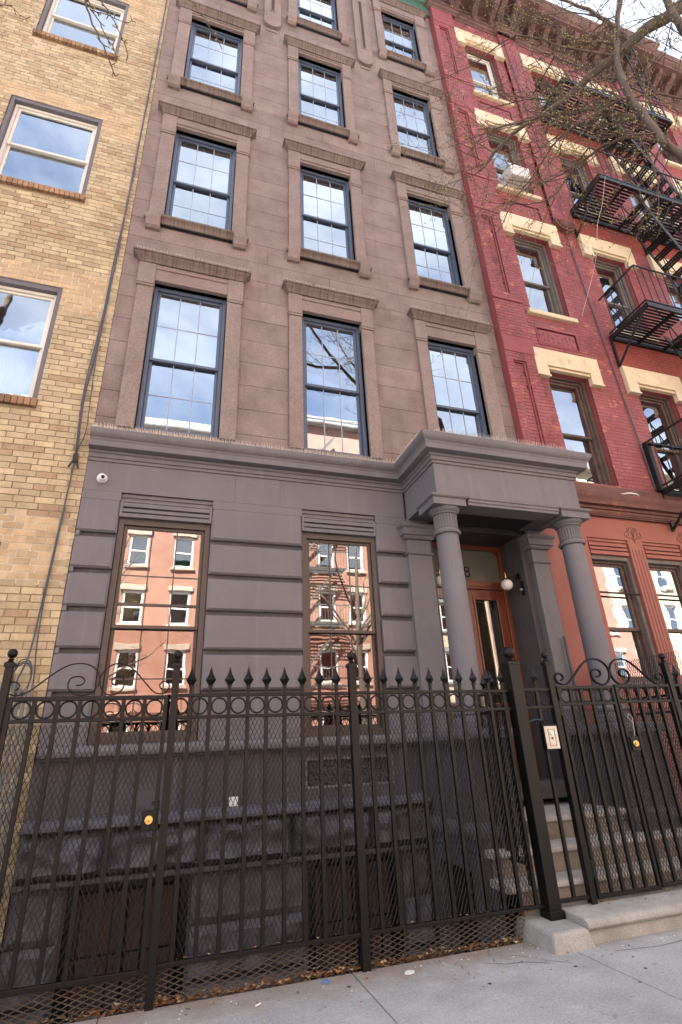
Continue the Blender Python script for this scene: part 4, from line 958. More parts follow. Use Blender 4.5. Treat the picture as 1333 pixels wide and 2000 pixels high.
def post(parent, x, w_, z0, z1, ball=.034, y=FY, base=False):
    p = build(MB().box(x-w_/2, x+w_/2, y-w_/2, y+w_/2, z0, z1), 'post', MT['iron'], parent, bevel=.004)
    h = w_/2+.008
    g = MB().mold([(x-h, y+h), (x-h, y-h), (x+h, y-h), (x+h, y+h)], [(-h*.98, z1-.004), (0, z1-.004), (0, z1+.022), (-.012, z1+.030), (-h*.7, z1+.042), (-h*.98, z1+.044)], closed=True)
    build(g, 'post_cap', MT['iron'], p)
    g = MB(); g.lathe([(ball*.55, 0), (ball*.62, .006), (ball*.4, .012), (ball*.38, .02)], (x, y, z1+.042), 12); g.ball((x, y, z1+.06+ball*.85), ball, 16); build(g, 'ball_finial', MT['iron'], p, smooth='all')
    if base: build(MB().box(x-w_/2-.012, x+w_/2+.012, y-w_/2-.012, y+w_/2+.012, z0, z0+.07), 'post_foot', MT['iron'], p, bevel=.003)
    return p
def bars(parent, xs, z0, z1, spikes=True, top=1.835):
    for x in xs:
        o = inst(PICK, 'picket', None, parent, (x, FY, z0)); o.scale = (1, 1, z1-z0)
        if spikes:
            q = MB().box(x-.011, x+.011, FY-.010, FY+.010, top, top+.05); build(q, 'spike_shank', MT['iron'], parent)
            inst(FIN, 'finial', None, parent, (x, FY, top+.048))
def rails(parent, x0, x1, zs_, h=.025, d=.016):
    for z in zs_: build(MB().box(x0, x1, FY-d, FY+d, z-h, z), 'rail', MT['iron'], parent, bevel=.003)
def rings(parent, xs, z):
    for x in xs: inst(RING, 'ring', None, parent, (x, FY, z))
flat = lambda u, v: (u, FY+.022, v)
fn = thing('iron_fence', 'black iron picket fence with spear tips and ring band before the areaway', 'fence', (1.5, FY, 0))
post(fn, -1.05, .05, -.05, 2.035); post(fn, .085, .052, -.04, 2.035); post(fn, 1.505, .062, -.02, 2.035); post(fn, 3.075, .112, .112, 2.055, ball=.058, y=-1.44, base=True); post(fn, 3.487, .058, .165, 2.06); post(fn, 4.957, .058, .165, 2.06)
XA = [.20+.1457*k for k in range(9)]; XB = [1.645+.1455*k for k in range(10)]
rails(fn, .112, 1.473, (1.835, 1.68, .217), d=.017); rails(fn, 1.537, 3.018, (1.837, 1.682, .219), d=.017); rails(fn, 3.132, 3.457, (1.845, 1.69, .23))
bars(fn, XA, .215, 1.83); bars(fn, XB, .217, 1.83); bars(fn, [3.315], .23, 1.84, top=1.845)
rings(fn, [XA[0]-.07]+[x+.073 for x in XA], 1.745); rings(fn, [XB[0]-.075]+[x+.073 for x in XB[:-1]], 1.747); rings(fn, [3.225, 3.39], 1.755)
build(emesh(flat, .115, 1.475, .225, 1.655, .0325, .068, .0025), 'wire_mesh', MT['wire'], fn, kind='stuff', recalc=False)
build(emesh(flat, 1.538, 3.0, .225, 1.655, .0325, .068, .0025), 'wire_mesh', MT['wire'], fn, kind='stuff', recalc=False)
kick = lambda u, v: (u, FY+.02+(.19-v)*.25, v)
build(emesh(kick, .11, 1.49, -.03, .20, .080, .034, .0032), 'kick_mesh', MT['wire_rust'], fn, kind='stuff', recalc=False)
build(emesh(kick, 1.53, 2.85, -.03, .20, .080, .034, .0032), 'kick_mesh', MT['wire_rust'], fn, kind='stuff', recalc=False)
build(emesh(kick, -1.9, .07, -.10, .20, .080, .034, .0030), 'kick_mesh', MT['wire_rust'], fn, kind='stuff', recalc=False)
# fence beyond the right gate and left of the left post
rails(fn, 4.99, 8.5, (1.87, 1.715, .24)); XD = [5.07+.146*k for k in range(23)]; bars(fn, XD, .24, 1.86, top=1.87); rings(fn, [x+.073 for x in XD], 1.78)
build(emesh(flat, 4.99, 8.5, .25, 1.69, .0325, .068, .0025), 'wire_mesh', MT['wire'], fn, kind='stuff', recalc=False)
rails(fn, -2.6, -1.08, (1.83, .20)); bars(fn, [-1.18-.146*k for k in range(9)], .2, 1.82, spikes=False)
# scroll tops
SC = [(845,335),(815,332),(797,312),(805,285),(840,272),(878,284),(893,325),(880,368),(838,398),(790,404),(745,385),(715,340),(706,295),(720,245),(755,205),(805,182),(860,180),(920,200),(990,255),(1060,325),(1120,380),(1165,400),(1210,395),(1240,372),(1246,340),(1225,312),(1195,310),(1172,330),(1175,355),(1195,364)]
def smooth_pts(P, n_=4):
    out = []
    for i in range(len(P)-1):
        p0, p1, p2, p3 = [Vector(P[max(0, min(len(P)-1, i+k))]) for k in (-1, 0, 1, 2)]
        for t in range(n_):
            t /= n_; out.append(.5*((2*p1)+(p2-p0)*t+(2*p0-5*p1+4*p2-p3)*t*t+(3*p1-p0-3*p2+p3)*t**3))
    return out+[Vector(P[-1])]
def scrolls(parent, xc, wl, wr, z0, h, r, flat_):
    for s_, w_ in ((1, wr), (-1, wl)):
        P = smooth_pts([((a-705)/541., (405-b)/225.) for a, b in SC])
        build(MB().tube([(xc+s_*w_*q.x, FY, z0+r*.6+h*q.y) for q in P], r, 6, flat=flat_), 'scroll', MT['iron'], parent, smooth='all')
lg = thing('iron_gate', 'wide black iron gate with thin scrolls on top and brass lock, at the left', 'gate', (-.5, FY, 0))
g = MB(); frame_boxes(g, -1.018, .040, .172, 1.827, FY-.015, FY+.015, .030); build(g, 'gate_frame', MT['iron'], lg, bevel=.003)
rails(lg, -.988, .010, (1.68,)); XL = [-.851, -.704, -.558, -.413, -.268, -.123]
bars(lg, XL, .2, 1.80, spikes=False); rings(lg, [-.925, -.777, -.631, -.485, -.342, -.194, -.052], 1.739)
build(emesh(flat, -.99, .012, .21, 1.655, .0325, .068, .0025, holes=((-.14, .02, 1.06, 1.22),)), 'wire_mesh', MT['wire'], lg, kind='stuff', recalc=False)
scrolls(lg, -.45, .60, .49, 1.83, .222, .0055, None)
def deadbolt(parent, x, z, y=FY-.035):
    g = MB(); g.box(x-.045, x+.05, FY-.03, FY+.01, z-.065, z+.06); lp = build(g, 'lock_box', MT['iron'], parent, bevel=.004)
    g = MB()
    def ly(prof):
        m_ = MB().lathe(prof, (0, 0, 0), 20); g.f += [tuple(i+len(g.v) for i in f) for f in m_.f]; g.v += [(x+a, y-c, z+b) for a, b, c in m_.v]
    ly([(.032, 0), (.031, .006), (.026, .012), (.024, .012), (.023, .007), (.017, .007), (.016, .018), (.002, .0185)])
    build(g, 'lock_cylinder', MT['brass'], lp, smooth=True)
    build(MB().box(x-.002, x+.002, y-.0205, y-.018, z-.009, z+.004), 'keyhole', MT['black'], lp)
deadbolt(lg, -.018, 1.018)
g = MB(); g.box(-.01, .045, FY-.006, FY+.006, 1.10, 1.13); g.box(.03, .045, FY-.006, FY+.006, .95, 1.13); build(g, 'strike_plate', MT['iron'], lg)
for nm, x0, x1, lab, zz0 in (('a', 3.545, 4.212, 'left leaf of the black iron entrance gate, hinged beside the steel key box', .0), ('b', 4.230, 4.925, 'right leaf of the black iron entrance gate with a brass knob lock', .01)):
    rgx = thing('iron_gate', lab, 'gate', ((x0+x1)/2, FY, 0), 'leaves of the entrance gate')
    g = MB(); frame_boxes(g, x0, x1, .195+zz0, 1.862+zz0, FY-.016, FY+.016, .030); build(g, 'gate_frame', MT['iron'], rgx, bevel=.003)
    rails(rgx, x0+.03, x1-.03, (1.712+zz0,))
    w_ = (x1-x0-.06)/5; XR = [x0+.03+w_*k for k in range(1, 5)]
    bars(rgx, XR, .22, 1.84, spikes=False); rings(rgx, [x0+.03+w_*(k+.5) for k in range(5)], 1.772+zz0)
    build(emesh(flat, x0+.03, x1-.03, .23, 1.69, .0325, .068, .0025), 'wire_mesh', MT['wire'], rgx, kind='stuff', recalc=False)
    build(emesh(lambda u, v: (u, FY+.02, v), x0, x1, .175, .2, .080, .024, .003), 'kick_mesh', MT['wire_rust'], rgx, kind='stuff', recalc=False) if False else None
    s_ = 1 if nm == 'b' else -1; xc = 4.221
    P = smooth_pts([((a-705)/541., (405-b)/225.) for a, b in SC])
    build(MB().tube([(xc+s_*(.004+.66*q.x), FY, 1.872+.245*q.y) for q in P], .009, 6, flat=1.9), 'scroll', MT['iron'], rgx, smooth='all')
    for zh in (.34, 1.60):
        xx = x0-.012 if nm == 'a' else x1+.012
        build(MB().tube([(xx, FY-.012, zh), (xx, FY-.012, zh+.13)], .013, 8), 'hinge', MT['iron'], rgx)
    if nm == 'b':
        deadbolt(rgx, x0+.065, 1.335)
        build(MB().tube([(x0+.08, FY-.03, 1.40), (x0+.10, FY-.035, 1.56), (x0+.07, FY-.03, 1.60), (x0+.05, FY-.03, 1.57), (x0+.09, FY-.03, 1.52)], .003, 5), 'wire_tie', MT['steel'], rgx)
# side railings of the steps, running back from the fence
def side_rail(x, ya, yb, zt, lab, hi=0):
    t = thing('side_railing', lab, 'railing', (x, (ya+yb)/2, .2), 'railings beside the steps')
    for y in (ya, yb): build(MB().box(x-.018, x+.018, y-.018, y+.018, .33, zt), 'post', MT['iron'], t)
    build(MB().box(x-.012, x+.012, ya, yb, zt-.19, zt-.165), 'rail', MT['iron'], t); build(MB().box(x-.012, x+.012, ya, yb, .47, .495), 'rail', MT['iron'], t); build(MB().box(x-.012, x+.012, ya, yb, zt-.025, zt), 'rail', MT['iron'], t)
    n_ = int((yb-ya)/.14)
    for k in range(1, n_+1):
        y = ya+(yb-ya)*k/(n_+1); build(MB().box(x-.01, x+.01, y-.01, y+.01, .48, zt+.04), 'picket', MT['iron'], t); inst(FIN, 'finial', None, t, (x, y, zt+.035))
    build(emesh(lambda u, v: (x+.016, u, v), ya, yb, .49, zt-.17+hi, .0325, .068, .0025), 'wire_mesh', MT['wire'], t, kind='stuff', recalc=False)
side_rail(2.98, -1.36, -.95, 1.84, 'short mesh railing with spear tips on the left of the steps, against the pedestal')
side_rail(5.24, -1.38, -.02, 1.80, 'mesh screened railing on the right of the steps behind the gate', hi=.62)
# ---- small things on walls and gate
t = thing('key_box', 'small steel key switch box strapped to the gate post', 'key box', (3.335, -1.49, 1.33))
build(MB().box(3.262, 3.408, -1.50, -1.445, 1.32, 1.525), 'box', MT['iron'], t, bevel=.004)
build(MB().box(3.268, 3.402, -1.506, -1.500, 1.326, 1.512), 'face_plate', MT['steel'], t, bevel=.003)
g = MB(); frame_boxes(g, 3.30, 3.37, 1.35, 1.488, -1.509, -1.506, .003); build(g, 'plate_groove', MT['iron'], t)
g = MB(); g.tube([(3.335, -1.506, 1.455), (3.335, -1.518, 1.455)], .017, 14); build(g, 'key_switch', MT['white'], t)
g = MB(); g.box(3.326, 3.344, -1.5195, -1.518, 1.4535, 1.4565); g.tube([(3.335, -1.506, 1.413), (3.335, -1.511, 1.413)], .010, 12); build(g, 'key_slot', MT['black'], t)
g = MB(); g.tube([(3.31, -1.47, 1.525), (3.29, -1.47, 1.56), (3.22, -1.47, 1.57), (3.14, -1.46, 1.55)], .012, 6); build(g, 'strap', MT['black'], t)
t = thing('security_camera', 'white dome security camera high on the gray wall near the corner', 'camera', (-.865, 0, 4.29))
def ylathe(prof, c, n_=24):
    m_ = MB().lathe(prof, (0, 0, 0), n_); m_.v = [(c[0]+a, c[1]-d, c[2]+b) for a, b, d in m_.v]; return m_
build(ylathe([(.055, 0), (.055, .022), (.048, .03), (.02, .032)], (-.865, -.001, 4.295)), 'base', MT['white'], t, smooth=True)
build(MB().ball((-.862, -.052, 4.29), .044, 20), 'housing', MT['white'], t, smooth='all')
build(MB().ball((-.852, -.084, 4.283), .021, 16), 'lens', MT['black'], t, smooth='all')
build(MB().box(.69, .775, -.03, -.001, .945, 1.03), 'junction_box', MT['white'], bevel=.006, label='small white junction box low on the gray wall behind the fence', cat='junction box')
for x, wx, lab in ((4.392, 4.608, 'opal globe wall lamp on the right side of the front doors'), (3.37, 3.232, 'opal globe wall lamp half hidden behind the left porch column')):
    t = thing('wall_lamp', lab, 'wall lamp', (x, .2, 3.35), 'globe lamps beside the doors')
    s_ = 1 if wx > x else -1
    build(MB().tube([(wx, .2, 3.50), (wx-s_*.018, .2, 3.50)], .05, 20), 'back_plate', MT['black'], t)
    build(MB().tube([(wx-s_*.015, .2, 3.50), (x, .2, 3.53), (x, .2, 3.47)], .008, 8), 'arm', MT['black'], t)
    build(MB().lathe([(.010, .095), (.012, .16), (.008, .175), (.008, .24), (.004, .245)], (x, .2, 3.375), 12), 'stem', MT['brass'], t, smooth=True)
    build(MB().lathe([(.045, .068), (.045, .085), (.02, .095)], (x, .2, 3.375), 16), 'cap', MT['black'], t)
    build(MB().ball((x, .2, 3.375), .082, 28, sz=.95), 'globe', MT['globe'], t, smooth='all')
t = thing('doorbell_light', 'little dark knob fitting on the reveal under the right globe lamp', 'fitting', (4.6, .16, 3.3))
build(MB().box(4.585, 4.608, .12, .17, 3.22, 3.42), 'back_plate', MT['black'], t)
build(MB().ball((4.57, .145, 3.30), .02, 12), 'knob', MT['steel'], t, smooth='all')
# cables
def cable(pts, r, lab, name='cable', m='cable'): return build(MB().tube(smooth_pts(pts, 4), r, 6), name, MT[m], label=lab, cat='cable', smooth='all')
cable([(-1.085, -.03, 18.4), (-1.09, -.03, 14.6), (-1.125, -.028, 8.8), (-1.13, -.03, 7.8), (-1.17, -.028, 6.0), (-1.20, -.03, 5.3), (-1.165, -.03, 4.53)], .012, 'thick gray service cable running down the edge of the tan brick wall')
cable([(-1.10, -.034, 9.6), (-1.155, -.032, 7.6), (-1.165, -.035, 6.6), (-1.215, -.03, 5.45), (-1.175, -.04, 4.56)], .007, 'thin dark cable beside the thick cable on tan brick')
cable([(-1.13, -.04, 7.0), (-1.15, -.035, 6.0), (-1.12, -.05, 5.2), (-1.11, -.05, 4.85), (-1.16, -.04, 4.62)], .006, 'loose looping cable next to the gray cornice end')
cable([(-1.168, -.03, 4.5), (-1.20, -.028, 3.6), (-1.235, -.028, 2.5), (-1.26, -.05, 2.25), (-1.29, -.08, 2.1), (-1.25, -.10, 1.95)], .008, 'dark cable dropping down the tan wall to a coil by the gate post')
cable([(-1.18, -.03, 3.9), (-1.205, -.03, 3.0), (-1.20, -.03, 2.5), (-1.165, -.035, 2.1), (-1.155, -.035, 1.6)], .006, 'second thin cable dropping down the tan wall above the gate')
pts = []
for k in range(50): a = k*.5; pts.append((-1.255+.075*math.cos(a)+.004*math.sin(k), -.10-.012*math.sin(k*.7), 2.12+.16*math.sin(a)+.02*math.sin(k*.3)))
build(MB().tube(pts, .006, 5), 'cable_coil', MT['cable'], label='coil of black cable hanging on tan wall by left gate post', cat='cable', smooth='all')
g = MB(); g.box(-1.195, -1.14, -.05, -.002, 4.46, 4.56); g.tube([(-1.19, -.04, 4.46), (-1.22, -.05, 4.38)], .012, 6); g.tube([(-1.15, -.04, 4.46), (-1.12, -.05, 4.37)], .012, 6); build(g, 'cable_clamp', MT['black'], label='black cable clamp on tan brick beside the gray cornice', cat='clamp', bevel=.005)
cable([(6.95, -.17, 18.2), (7.06, -.16, 14.0), (7.12, -.11, 11.0), (7.18, -.10, 9.0), (7.25, -.10, 7.3), (7.30, -.11, 5.7), (7.33, -.10, 5.0)], .011, 'dark cable running down the red brick pier')
cable([(7.02, -.5, 19.3), (7.12, -.30, 15.5), (7.22, -.16, 12.0)], .006, 'thin gray wire hanging from the roof cornice along the red pier', m='cable')
cable([(7.52, -1.0, 11.62), (7.16, -.98, 10.64), (6.98, -.9, 10.15), (6.95, -.7, 9.55), (7.01, -.4, 9.25), (6.85, -.12, 8.6)], .004, 'white wire drooping from fire escape to the left window sill', m='steel')
# grey picket gate in the neighbour's yard and its post
t = thing('slat_gate', 'gray slatted gate behind the left fence post against the tan wall', 'gate', (-1.35, -.3, 0))
me = mesh_of(MB().box(-.012, .012, -.008, .008, -.3, 2.05), 'slat', MT['slat'])
for k in range(11): inst(me, 'slat', None, t, (-1.11-.048*k, -.30, rg.uniform(-.05, .04)))
g = MB(); g.box(-1.65, -1.09, -.292, -.275, 1.72, 1.78); g.box(-1.65, -1.09, -.292, -.275, .5, .56); build(g, 'cross_rail', MT['slat'], t)
# iron rod by the right pilaster
build(MB().box(4.90, 4.925, -.10, -.08, 1.55, 2.62), 'iron_strip', MT['gray_shaded'], label='thin gray upright strip in front of the right porch pilaster', cat='strip')
g = MB(); rgp = random.Random(6)
n_ = 14; ring_ = [(6.62+.17*math.cos(2*math.pi*k/n_)*rgp.uniform(.7, 1.1), -.20+.07*math.sin(2*math.pi*k/n_)*rgp.uniform(.6, 1.2)) for k in range(n_)]
g.prism(ring_, 'z', 4.795, 4.812); build(g, 'paper_scrap', MT['paper'], label='white paper scrap lying on the brown ledge above salmon wall', cat='paper scrap')
# ---- leaves, litter
def leaf(g, x, y, z, s_, rg_):
    a = rg_.uniform(0, 6.28); c, d = math.cos(a), math.sin(a); t = rg_.uniform(-.6, .6)*s_; w_ = s_*rg_.uniform(.35, .6)
    P = [(-s_, 0, 0), (0, -w_, t*.5), (s_, 0, rg_.uniform(0, .5)*s_), (0, w_, t)]
    Q = [(x+p[0]*c-p[1]*d, y+p[0]*d+p[1]*c, z+p[2]+.004) for p in P]; g.quad(*Q); g.quad(*[(q[0], q[1], q[2]-.0015) for q in reversed(Q)])
rg = random.Random(21); g = MB()
for k in range(900):
    x = rg.uniform(-1.6, 2.82) if rg.random() < .45 else rg.uniform(.1, 2.82); y = rg.triangular(-1.40, -1.18, -1.37); leaf(g, x, y, -.035+.03*rg.random()+max(0, (-1.33-y))*.5, rg.uniform(.010, .030), rg)
for k in range(70): leaf(g, rg.uniform(.1, 3.0), FY+rg.uniform(-.012, .012), .222, rg.uniform(.006, .016), rg)
for k in range(60): leaf(g, rg.uniform(3.15, 4.9), rg.triangular(-1.6, -1.25, -1.40), .175, rg.uniform(.008, .02), rg)
for k in range(160): leaf(g, rg.uniform(.2, 3.6), rg.triangular(-2.1, -1.44, -1.46), .004, rg.uniform(.004, .012), rg)
for k in range(60): leaf(g, rg.uniform(-1.0, 4.9), rg.choice((-.1, -.08, -.14)), 4.868, rg.uniform(.006, .016), rg)
build(g, 'fallen_leaves', MT['leaf'], kind='stuff', label='dry brown leaves gathered along the foot of the fence', recalc=False)
g = MB()
for k in range(70): 
    x, y, s_ = rg.uniform(-.3, 4.2), rg.triangular(-1.9, -1.44, -1.46), rg.uniform(.0015, .006)
    if x > 3.1 and y > -1.75: y = -1.8
    g.box(x-s_, x+s_, y-s_*.6, y+s_*.6, .001, .001+s_*.6)
build(g, 'litter_bits', MT['paper'], kind='stuff', label='tiny pale chips and scraps scattered on the sidewalk', recalc=False)
g = MB(); x, y = 1.20, -1.60
g.prism([(x-.035, y-.01), (x-.01, y-.03), (x+.03, y-.02), (x+.045, y+.008), (x+.01, y+.028), (x-.02, y+.016)], 'z', .003, .010); build(g, 'leaf_scrap', MT['paper'], label='flattened pale leaf on the sidewalk right of the middle fence post', cat='leaf')
bpy.data.objects['leaf_scrap'].location.x += .55
g = MB(); g.prism([(1.16, -1.52), (1.20, -1.54), (1.215, -1.51), (1.18, -1.495)], 'z', .003, .016); build(g, 'wrapper', MT['blue_bit'], label='crumpled blue wrapper on the sidewalk by the fence', cat='wrapper')
build(MB().tube([(.70, -1.68, .006), (.735, -1.655, .006)], .005, 8), 'cigarette_butt', MT['paper'], label='white cigarette butt on the sidewalk between the fence posts', cat='cigarette butt')
g = MB(); rg = random.Random(41)
for k in range(46):
    x, y, r_ = rg.uniform(-.6, 4.6), rg.uniform(-3.4, -1.5), rg.uniform(.006, .018)
    if x > 2.8 and y > -1.8: continue
    g.prism([(x+r_*math.cos(t)*rg.uniform(.7, 1.2), y+r_*math.sin(t)*rg.uniform(.7, 1.2)) for t in (0, .9, 1.8, 2.7, 3.6, 4.5, 5.4)], 'z', .0025, .0042)
build(g, 'gum_spots', MT['gum'], kind='stuff', label='flat dark gum spots on the sidewalk slabs', recalc=False)
for P in ([(2.55, -1.62), (2.66, -1.70), (2.72, -1.82), (2.83, -1.90), (2.86, -2.02)], [(2.30, -1.66), (2.42, -1.74), (2.55, -1.76), (2.70, -1.86)], [(3.25, -1.86), (3.6, -1.92), (3.85, -1.90), (4.2, -1.98)]):
    g = MB()
    for (a, b), (c, d) in zip(P, P[1:]): g.v += [(a, b-.003, .0026), (c, d-.003, .0026), (c, d+.003, .0026), (a, b+.003, .0026)]; n_ = len(g.v); g.f.append((n_-4, n_-3, n_-2, n_-1))
    build(g, 'crack', MT['gum'], sidewalk, recalc=False)
# ================================================================== TREES
def tree(name, lab, trunk, limbs, seed, target, ntw, box):
    t = thing(name, lab, 'tree', trunk[0][:3], 'street trees')
    build(MB().tube(smooth_pts([p[:3] for p in trunk], 3), [r for p, q in zip(trunk, trunk[1:]) for r in (p[3], p[3]*2/3+q[3]/3, p[3]/3+q[3]*2/3)]+[trunk[-1][3]], 12), 'trunk', MT['bark'], t, smooth='all')
    rg_ = random.Random(seed); tw = MB(); bd = MB(); starts = []
    for pts, r0, r1 in limbs:
        P = smooth_pts(pts, 4); n_ = len(P)
        P = [p+Vector((rg_.uniform(-1, 1), rg_.uniform(-1, 1), rg_.uniform(-1, 1)))*.012 for p in P]
        rs = [r0+(r1-r0)*k/(n_-1) for k in range(n_)]
        build(MB().tube(P, rs, 8 if r0 > .03 else 6), 'branch', MT['bark'] if r0 > .03 else MT['twig'], t, smooth='all')
        for k in range(2, n_): starts.append((P[k], (P[k]-P[k-1]).normalized(), rs[k]))
    def spur(p, d, s_):
        v = (d*.4+Vector((rg_.uniform(-1, 1), rg_.uniform(-1, 1), rg_.uniform(-.6, 1)))).normalized()*s_
        tw.tube([p, p+v], [.0042, .0034], 3, cap=False)
        q = p+v; bd.lathe([(.002, -.004), (.0065, .002), (.006, .008), (.001, .015)], q, 4)
    def grow(p, d, L_, r, lev):
        n_ = max(3, int(L_/.09)); P = [p]; c = d.copy()
        for k in range(n_):
            c = (c+Vector((rg_.uniform(-1, 1), rg_.uniform(-1, 1), rg_.uniform(-1, 1)))*.16).normalized(); P.append(P[-1]+c*(L_/n_))
        tw.tube(P, [r*(1-.7*k/n_) for k in range(n_+1)], 4, cap=False)
        for k in range(1, n_+1):
            if rg_.random() < .75: spur(P[k], c, rg_.uniform(.012, .035))
            if lev > 0 and rg_.random() < .38:
                e = (c+Vector((rg_.uniform(-1, 1), rg_.uniform(-1, 1), rg_.uniform(-1, 1)))*.9).normalized(); grow(P[k], e, L_*rg_.uniform(.3, .6), r*.6, lev-1)
        return P
    for k in range(ntw):
        p, d, r = rg_.choice(starts); e = (d*.5+Vector((rg_.uniform(-1, 1), rg_.uniform(-.6, 1), rg_.uniform(-1, 1)))+target*.3).normalized()
        grow(p, e, rg_.uniform(*box), min(.0085, r*.55), 2)
    for p, d, r in starts:
        for q in range(2):
            if rg_.random() < .5: spur(p, d, rg_.uniform(.015, .04)+r*.8)
    build(tw, 'twigs', MT['twig'], t, kind='stuff', recalc=False); build(bd, 'buds', MT['bud'], t, kind='stuff', recalc=False)
    return t
limbA= [[6.6,-4.6,9.6],[5.95, -4.25, 9.98], [5.44, -3.94, 9.7], [5.31, -3.86, 9.62], [5.07, -3.63, 9.55], [4.92, -3.42, 9.46], [4.69, -3.17, 9.35], [4.58, -3.01, 9.31], [4.43, -2.89, 9.18], [4.19, -2.64, 9.07], [3.87, -2.37, 8.96], [3.61, -1.94, 8.74]]
limbB= [[6.9,-4.2,5.6],[5.62, -3.4, 6.97], [5.18, -3.38, 7.49], [4.98, -3.38, 7.63], [4.84, -3.39, 7.99], [4.72, -3.4, 8.33], [4.65, -3.43, 8.7], [4.64, -3.48, 9.05], [4.69, -3.57, 9.46], [4.84, -3.68, 10.06], [4.97, -3.79, 10.69]]
limbC= [[6.9,-4.3,7.2],[5.78, -3.82, 8.48], [5.3, -3.9, 8.97], [5.16, -3.94, 9.17], [5.09, -3.97, 9.53], [5.08, -4.03, 10.14]]
brD= [[4.99, -3.49, 9.56], [4.83, -3.48, 9.89], [4.59, -3.43, 10.21], [4.32, -3.35, 10.48], [3.83, -3.23, 10.82]]
brE= [[4.9, -3.39, 7.94], [4.72, -3.25, 8.27], [4.44, -3.07, 8.57], [4.14, -2.82, 8.76], [3.75, -2.51, 8.87], [3.48, -2.33, 8.92]]
brF= [[4.7, -3.51, 9.31], [4.43, -3.27, 9.72], [4.15, -3.16, 10.2], [3.73, -3.01, 10.41]]
brG= [[4.66, -3.39, 8.36], [4.38, -3.07, 8.37], [4.17, -2.76, 8.36], [4.07, -2.43, 8.22], [3.9, -2.03, 7.99], [3.82, -1.78, 7.77]]
brH= [[4.98, -3.4, 7.66], [4.73, -3.2, 7.91], [4.59, -2.99, 8.05], [4.39, -2.66, 8.0], [4.23, -2.39, 7.78], [4.04, -2.15, 7.89], [3.69, -1.91, 8.13]]
brI= [[4.92, -3.41, 7.73], [4.71, -3.28, 7.85], [4.57, -3.11, 8.07], [4.35, -2.87, 8.22]]
brJ= [[4.64, -3.48, 9.05], [4.25, -3.22, 9.52], [3.77, -2.97, 10.06], [3.3, -2.53, 9.94], [2.79, -2.14, 9.97]]
brK= [[5.28, -3.63, 8.19], [5.0, -3.45, 8.49], [4.86, -3.24, 8.63], [4.65, -2.94, 8.63]]
limbX = [[6.7,-4.6,8.6],[5.2,-4.95,9.9],[3.9,-4.9,11.0],[2.8,-4.7,12.4],[2.0,-4.6,13.6]]
limbY = [[3.9,-4.9,11.0],[3.0,-5.2,11.2],[2.0,-5.3,11.9],[1.2,-5.2,12.6]]
limbZ = [[5.2,-4.95,9.9],[4.5,-5.3,11.4],[3.8,-5.4,12.8],[3.2,-5.4,14.0]]
tree('street_tree', 'bare budding street tree reaching in from upper right before the red house', [(7.3, -5.4, -.02, .26), (7.25, -5.2, 2.5, .21), (7.1, -4.8, 4.6, .19), (6.9, -4.5, 6.6, .16), (6.7, -4.5, 8.2, .13), (6.6, -4.6, 9.6, .12)],
     [(limbA, .095, .018), (limbB, .050, .028), (limbC, .048, .038), (brD, .03, .010), (brE, .022, .006), (brF, .018, .005), (brG, .018, .005), (brH, .018, .004), (brI, .014, .004), (brJ, .016, .003), (brK, .014, .004), (limbX, .07, .02), (limbY, .05, .012), (limbZ, .04, .01)], 31, Vector((-.7, .25, .1)), 175, (.4, 1.35))
twL= [[-1.35,-3.55,7.4],[-1.11, -3.4, 6.88], [-1.02, -3.33, 6.67], [-0.92, -3.25, 6.43], [-0.82, -3.21, 6.27], [-0.76, -3.16, 6.13]]
twM= [[-1.02,-3.33,6.67],[-0.99, -3.33, 6.65], [-0.88, -3.28, 6.47], [-0.8, -3.25, 6.34], [-0.77, -3.22, 6.26]]
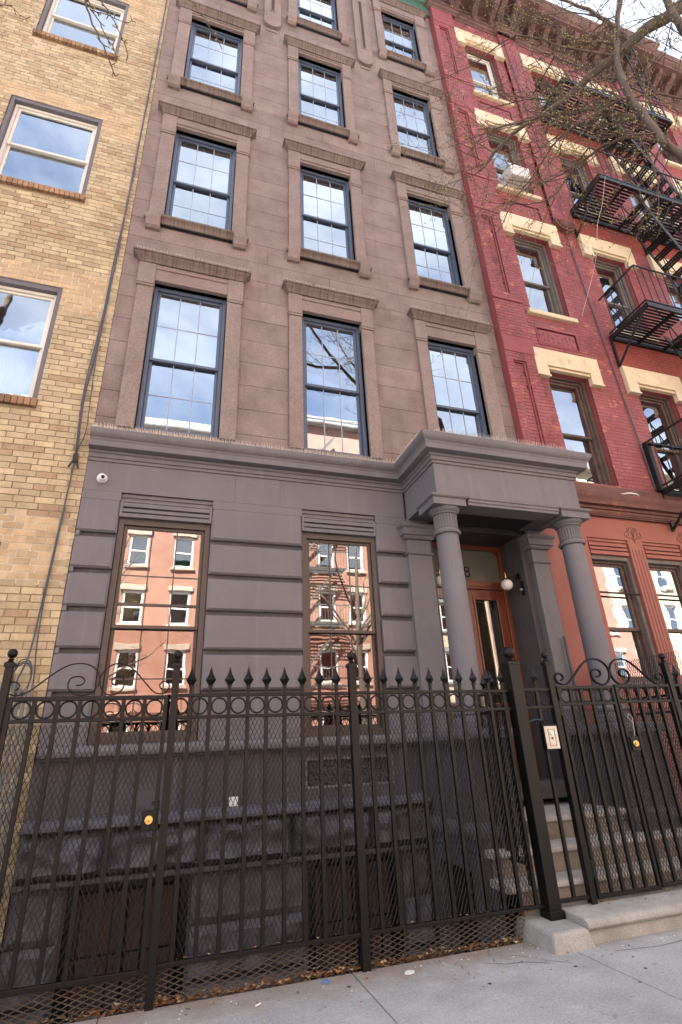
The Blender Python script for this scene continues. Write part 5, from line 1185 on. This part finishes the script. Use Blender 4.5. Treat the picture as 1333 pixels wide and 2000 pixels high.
twN= [[-1.2,-3.45,7.1],[-0.96, -3.38, 6.73], [-0.84, -3.34, 6.57], [-0.76, -3.31, 6.44], [-0.69, -3.26, 6.28]]
twO= [[-.6,-3.68,7.2],[-0.36, -3.6, 6.78], [-0.26, -3.57, 6.63], [-0.15, -3.54, 6.49], [-0.03, -3.51, 6.34]]
twO2= [[-1.01, -3.3, 6.64], [-0.85, -3.33, 6.56], [-0.66, -3.37, 6.49]]
twP= [[-2.1,-3.2,7.3],[-1.8, -2.98, 6.98], [-1.64, -3.0, 6.9], [-1.5, -3.0, 6.8]]
main = [[-4.6, -5.0, 6.6], [-3.4, -4.5, 7.6], [-2.1, -3.9, 7.9], [-1.2, -3.6, 7.5], [-.6, -3.7, 7.3]]
tree('street_tree', 'bare street tree off to the left whose twig tips hang into the top left corner', [(-5.0, -5.4, -.02, .22), (-4.9, -5.3, 2.5, .18), (-4.6, -5.0, 6.6, .14), (-4.4, -5.0, 9.5, .09), (-4.2, -5.1, 12.0, .05)],
     [(main, .06, .012), (twL, .010, .004), (twM, .006, .003), (twN, .006, .003), (twO, .005, .003), (twO2, .005, .002), (twP, .005, .002)], 7, Vector((0, 0, 1.5)), 0, (.3, .6))
def crown_tree(x, y, seed, lab):
    rg_ = random.Random(seed); limbs = []
    for k in range(9):
        a = rg_.uniform(0, 6.28); z = rg_.uniform(3.5, 7.5); L_ = rg_.uniform(1.6, 3.2)
        p = Vector((x, y, z)); pts = [p]
        d = Vector((math.cos(a), math.sin(a)*.7, rg_.uniform(.7, 1.4))).normalized()
        for j in range(4): d = (d+Vector((rg_.uniform(-.3, .3), rg_.uniform(-.3, .3), .1))).normalized(); pts.append(pts[-1]+d*L_/4*1.4)
        limbs.append((pts, .06, .012))
    tree('street_tree', lab, [(x, y, -.02, .2), (x+.05, y, 3, .17), (x, y+.05, 7, .11), (x+.1, y, 11, .03)], limbs, seed, Vector((0, 0, .6)), 60, (.5, 1.3))
crown_tree(8.2, -16.6, 51, 'bare street tree across the road mirrored in the middle upper window')
crown_tree(-2.9, -16.9, 52, 'bare street tree across the road mirrored in the left windows')
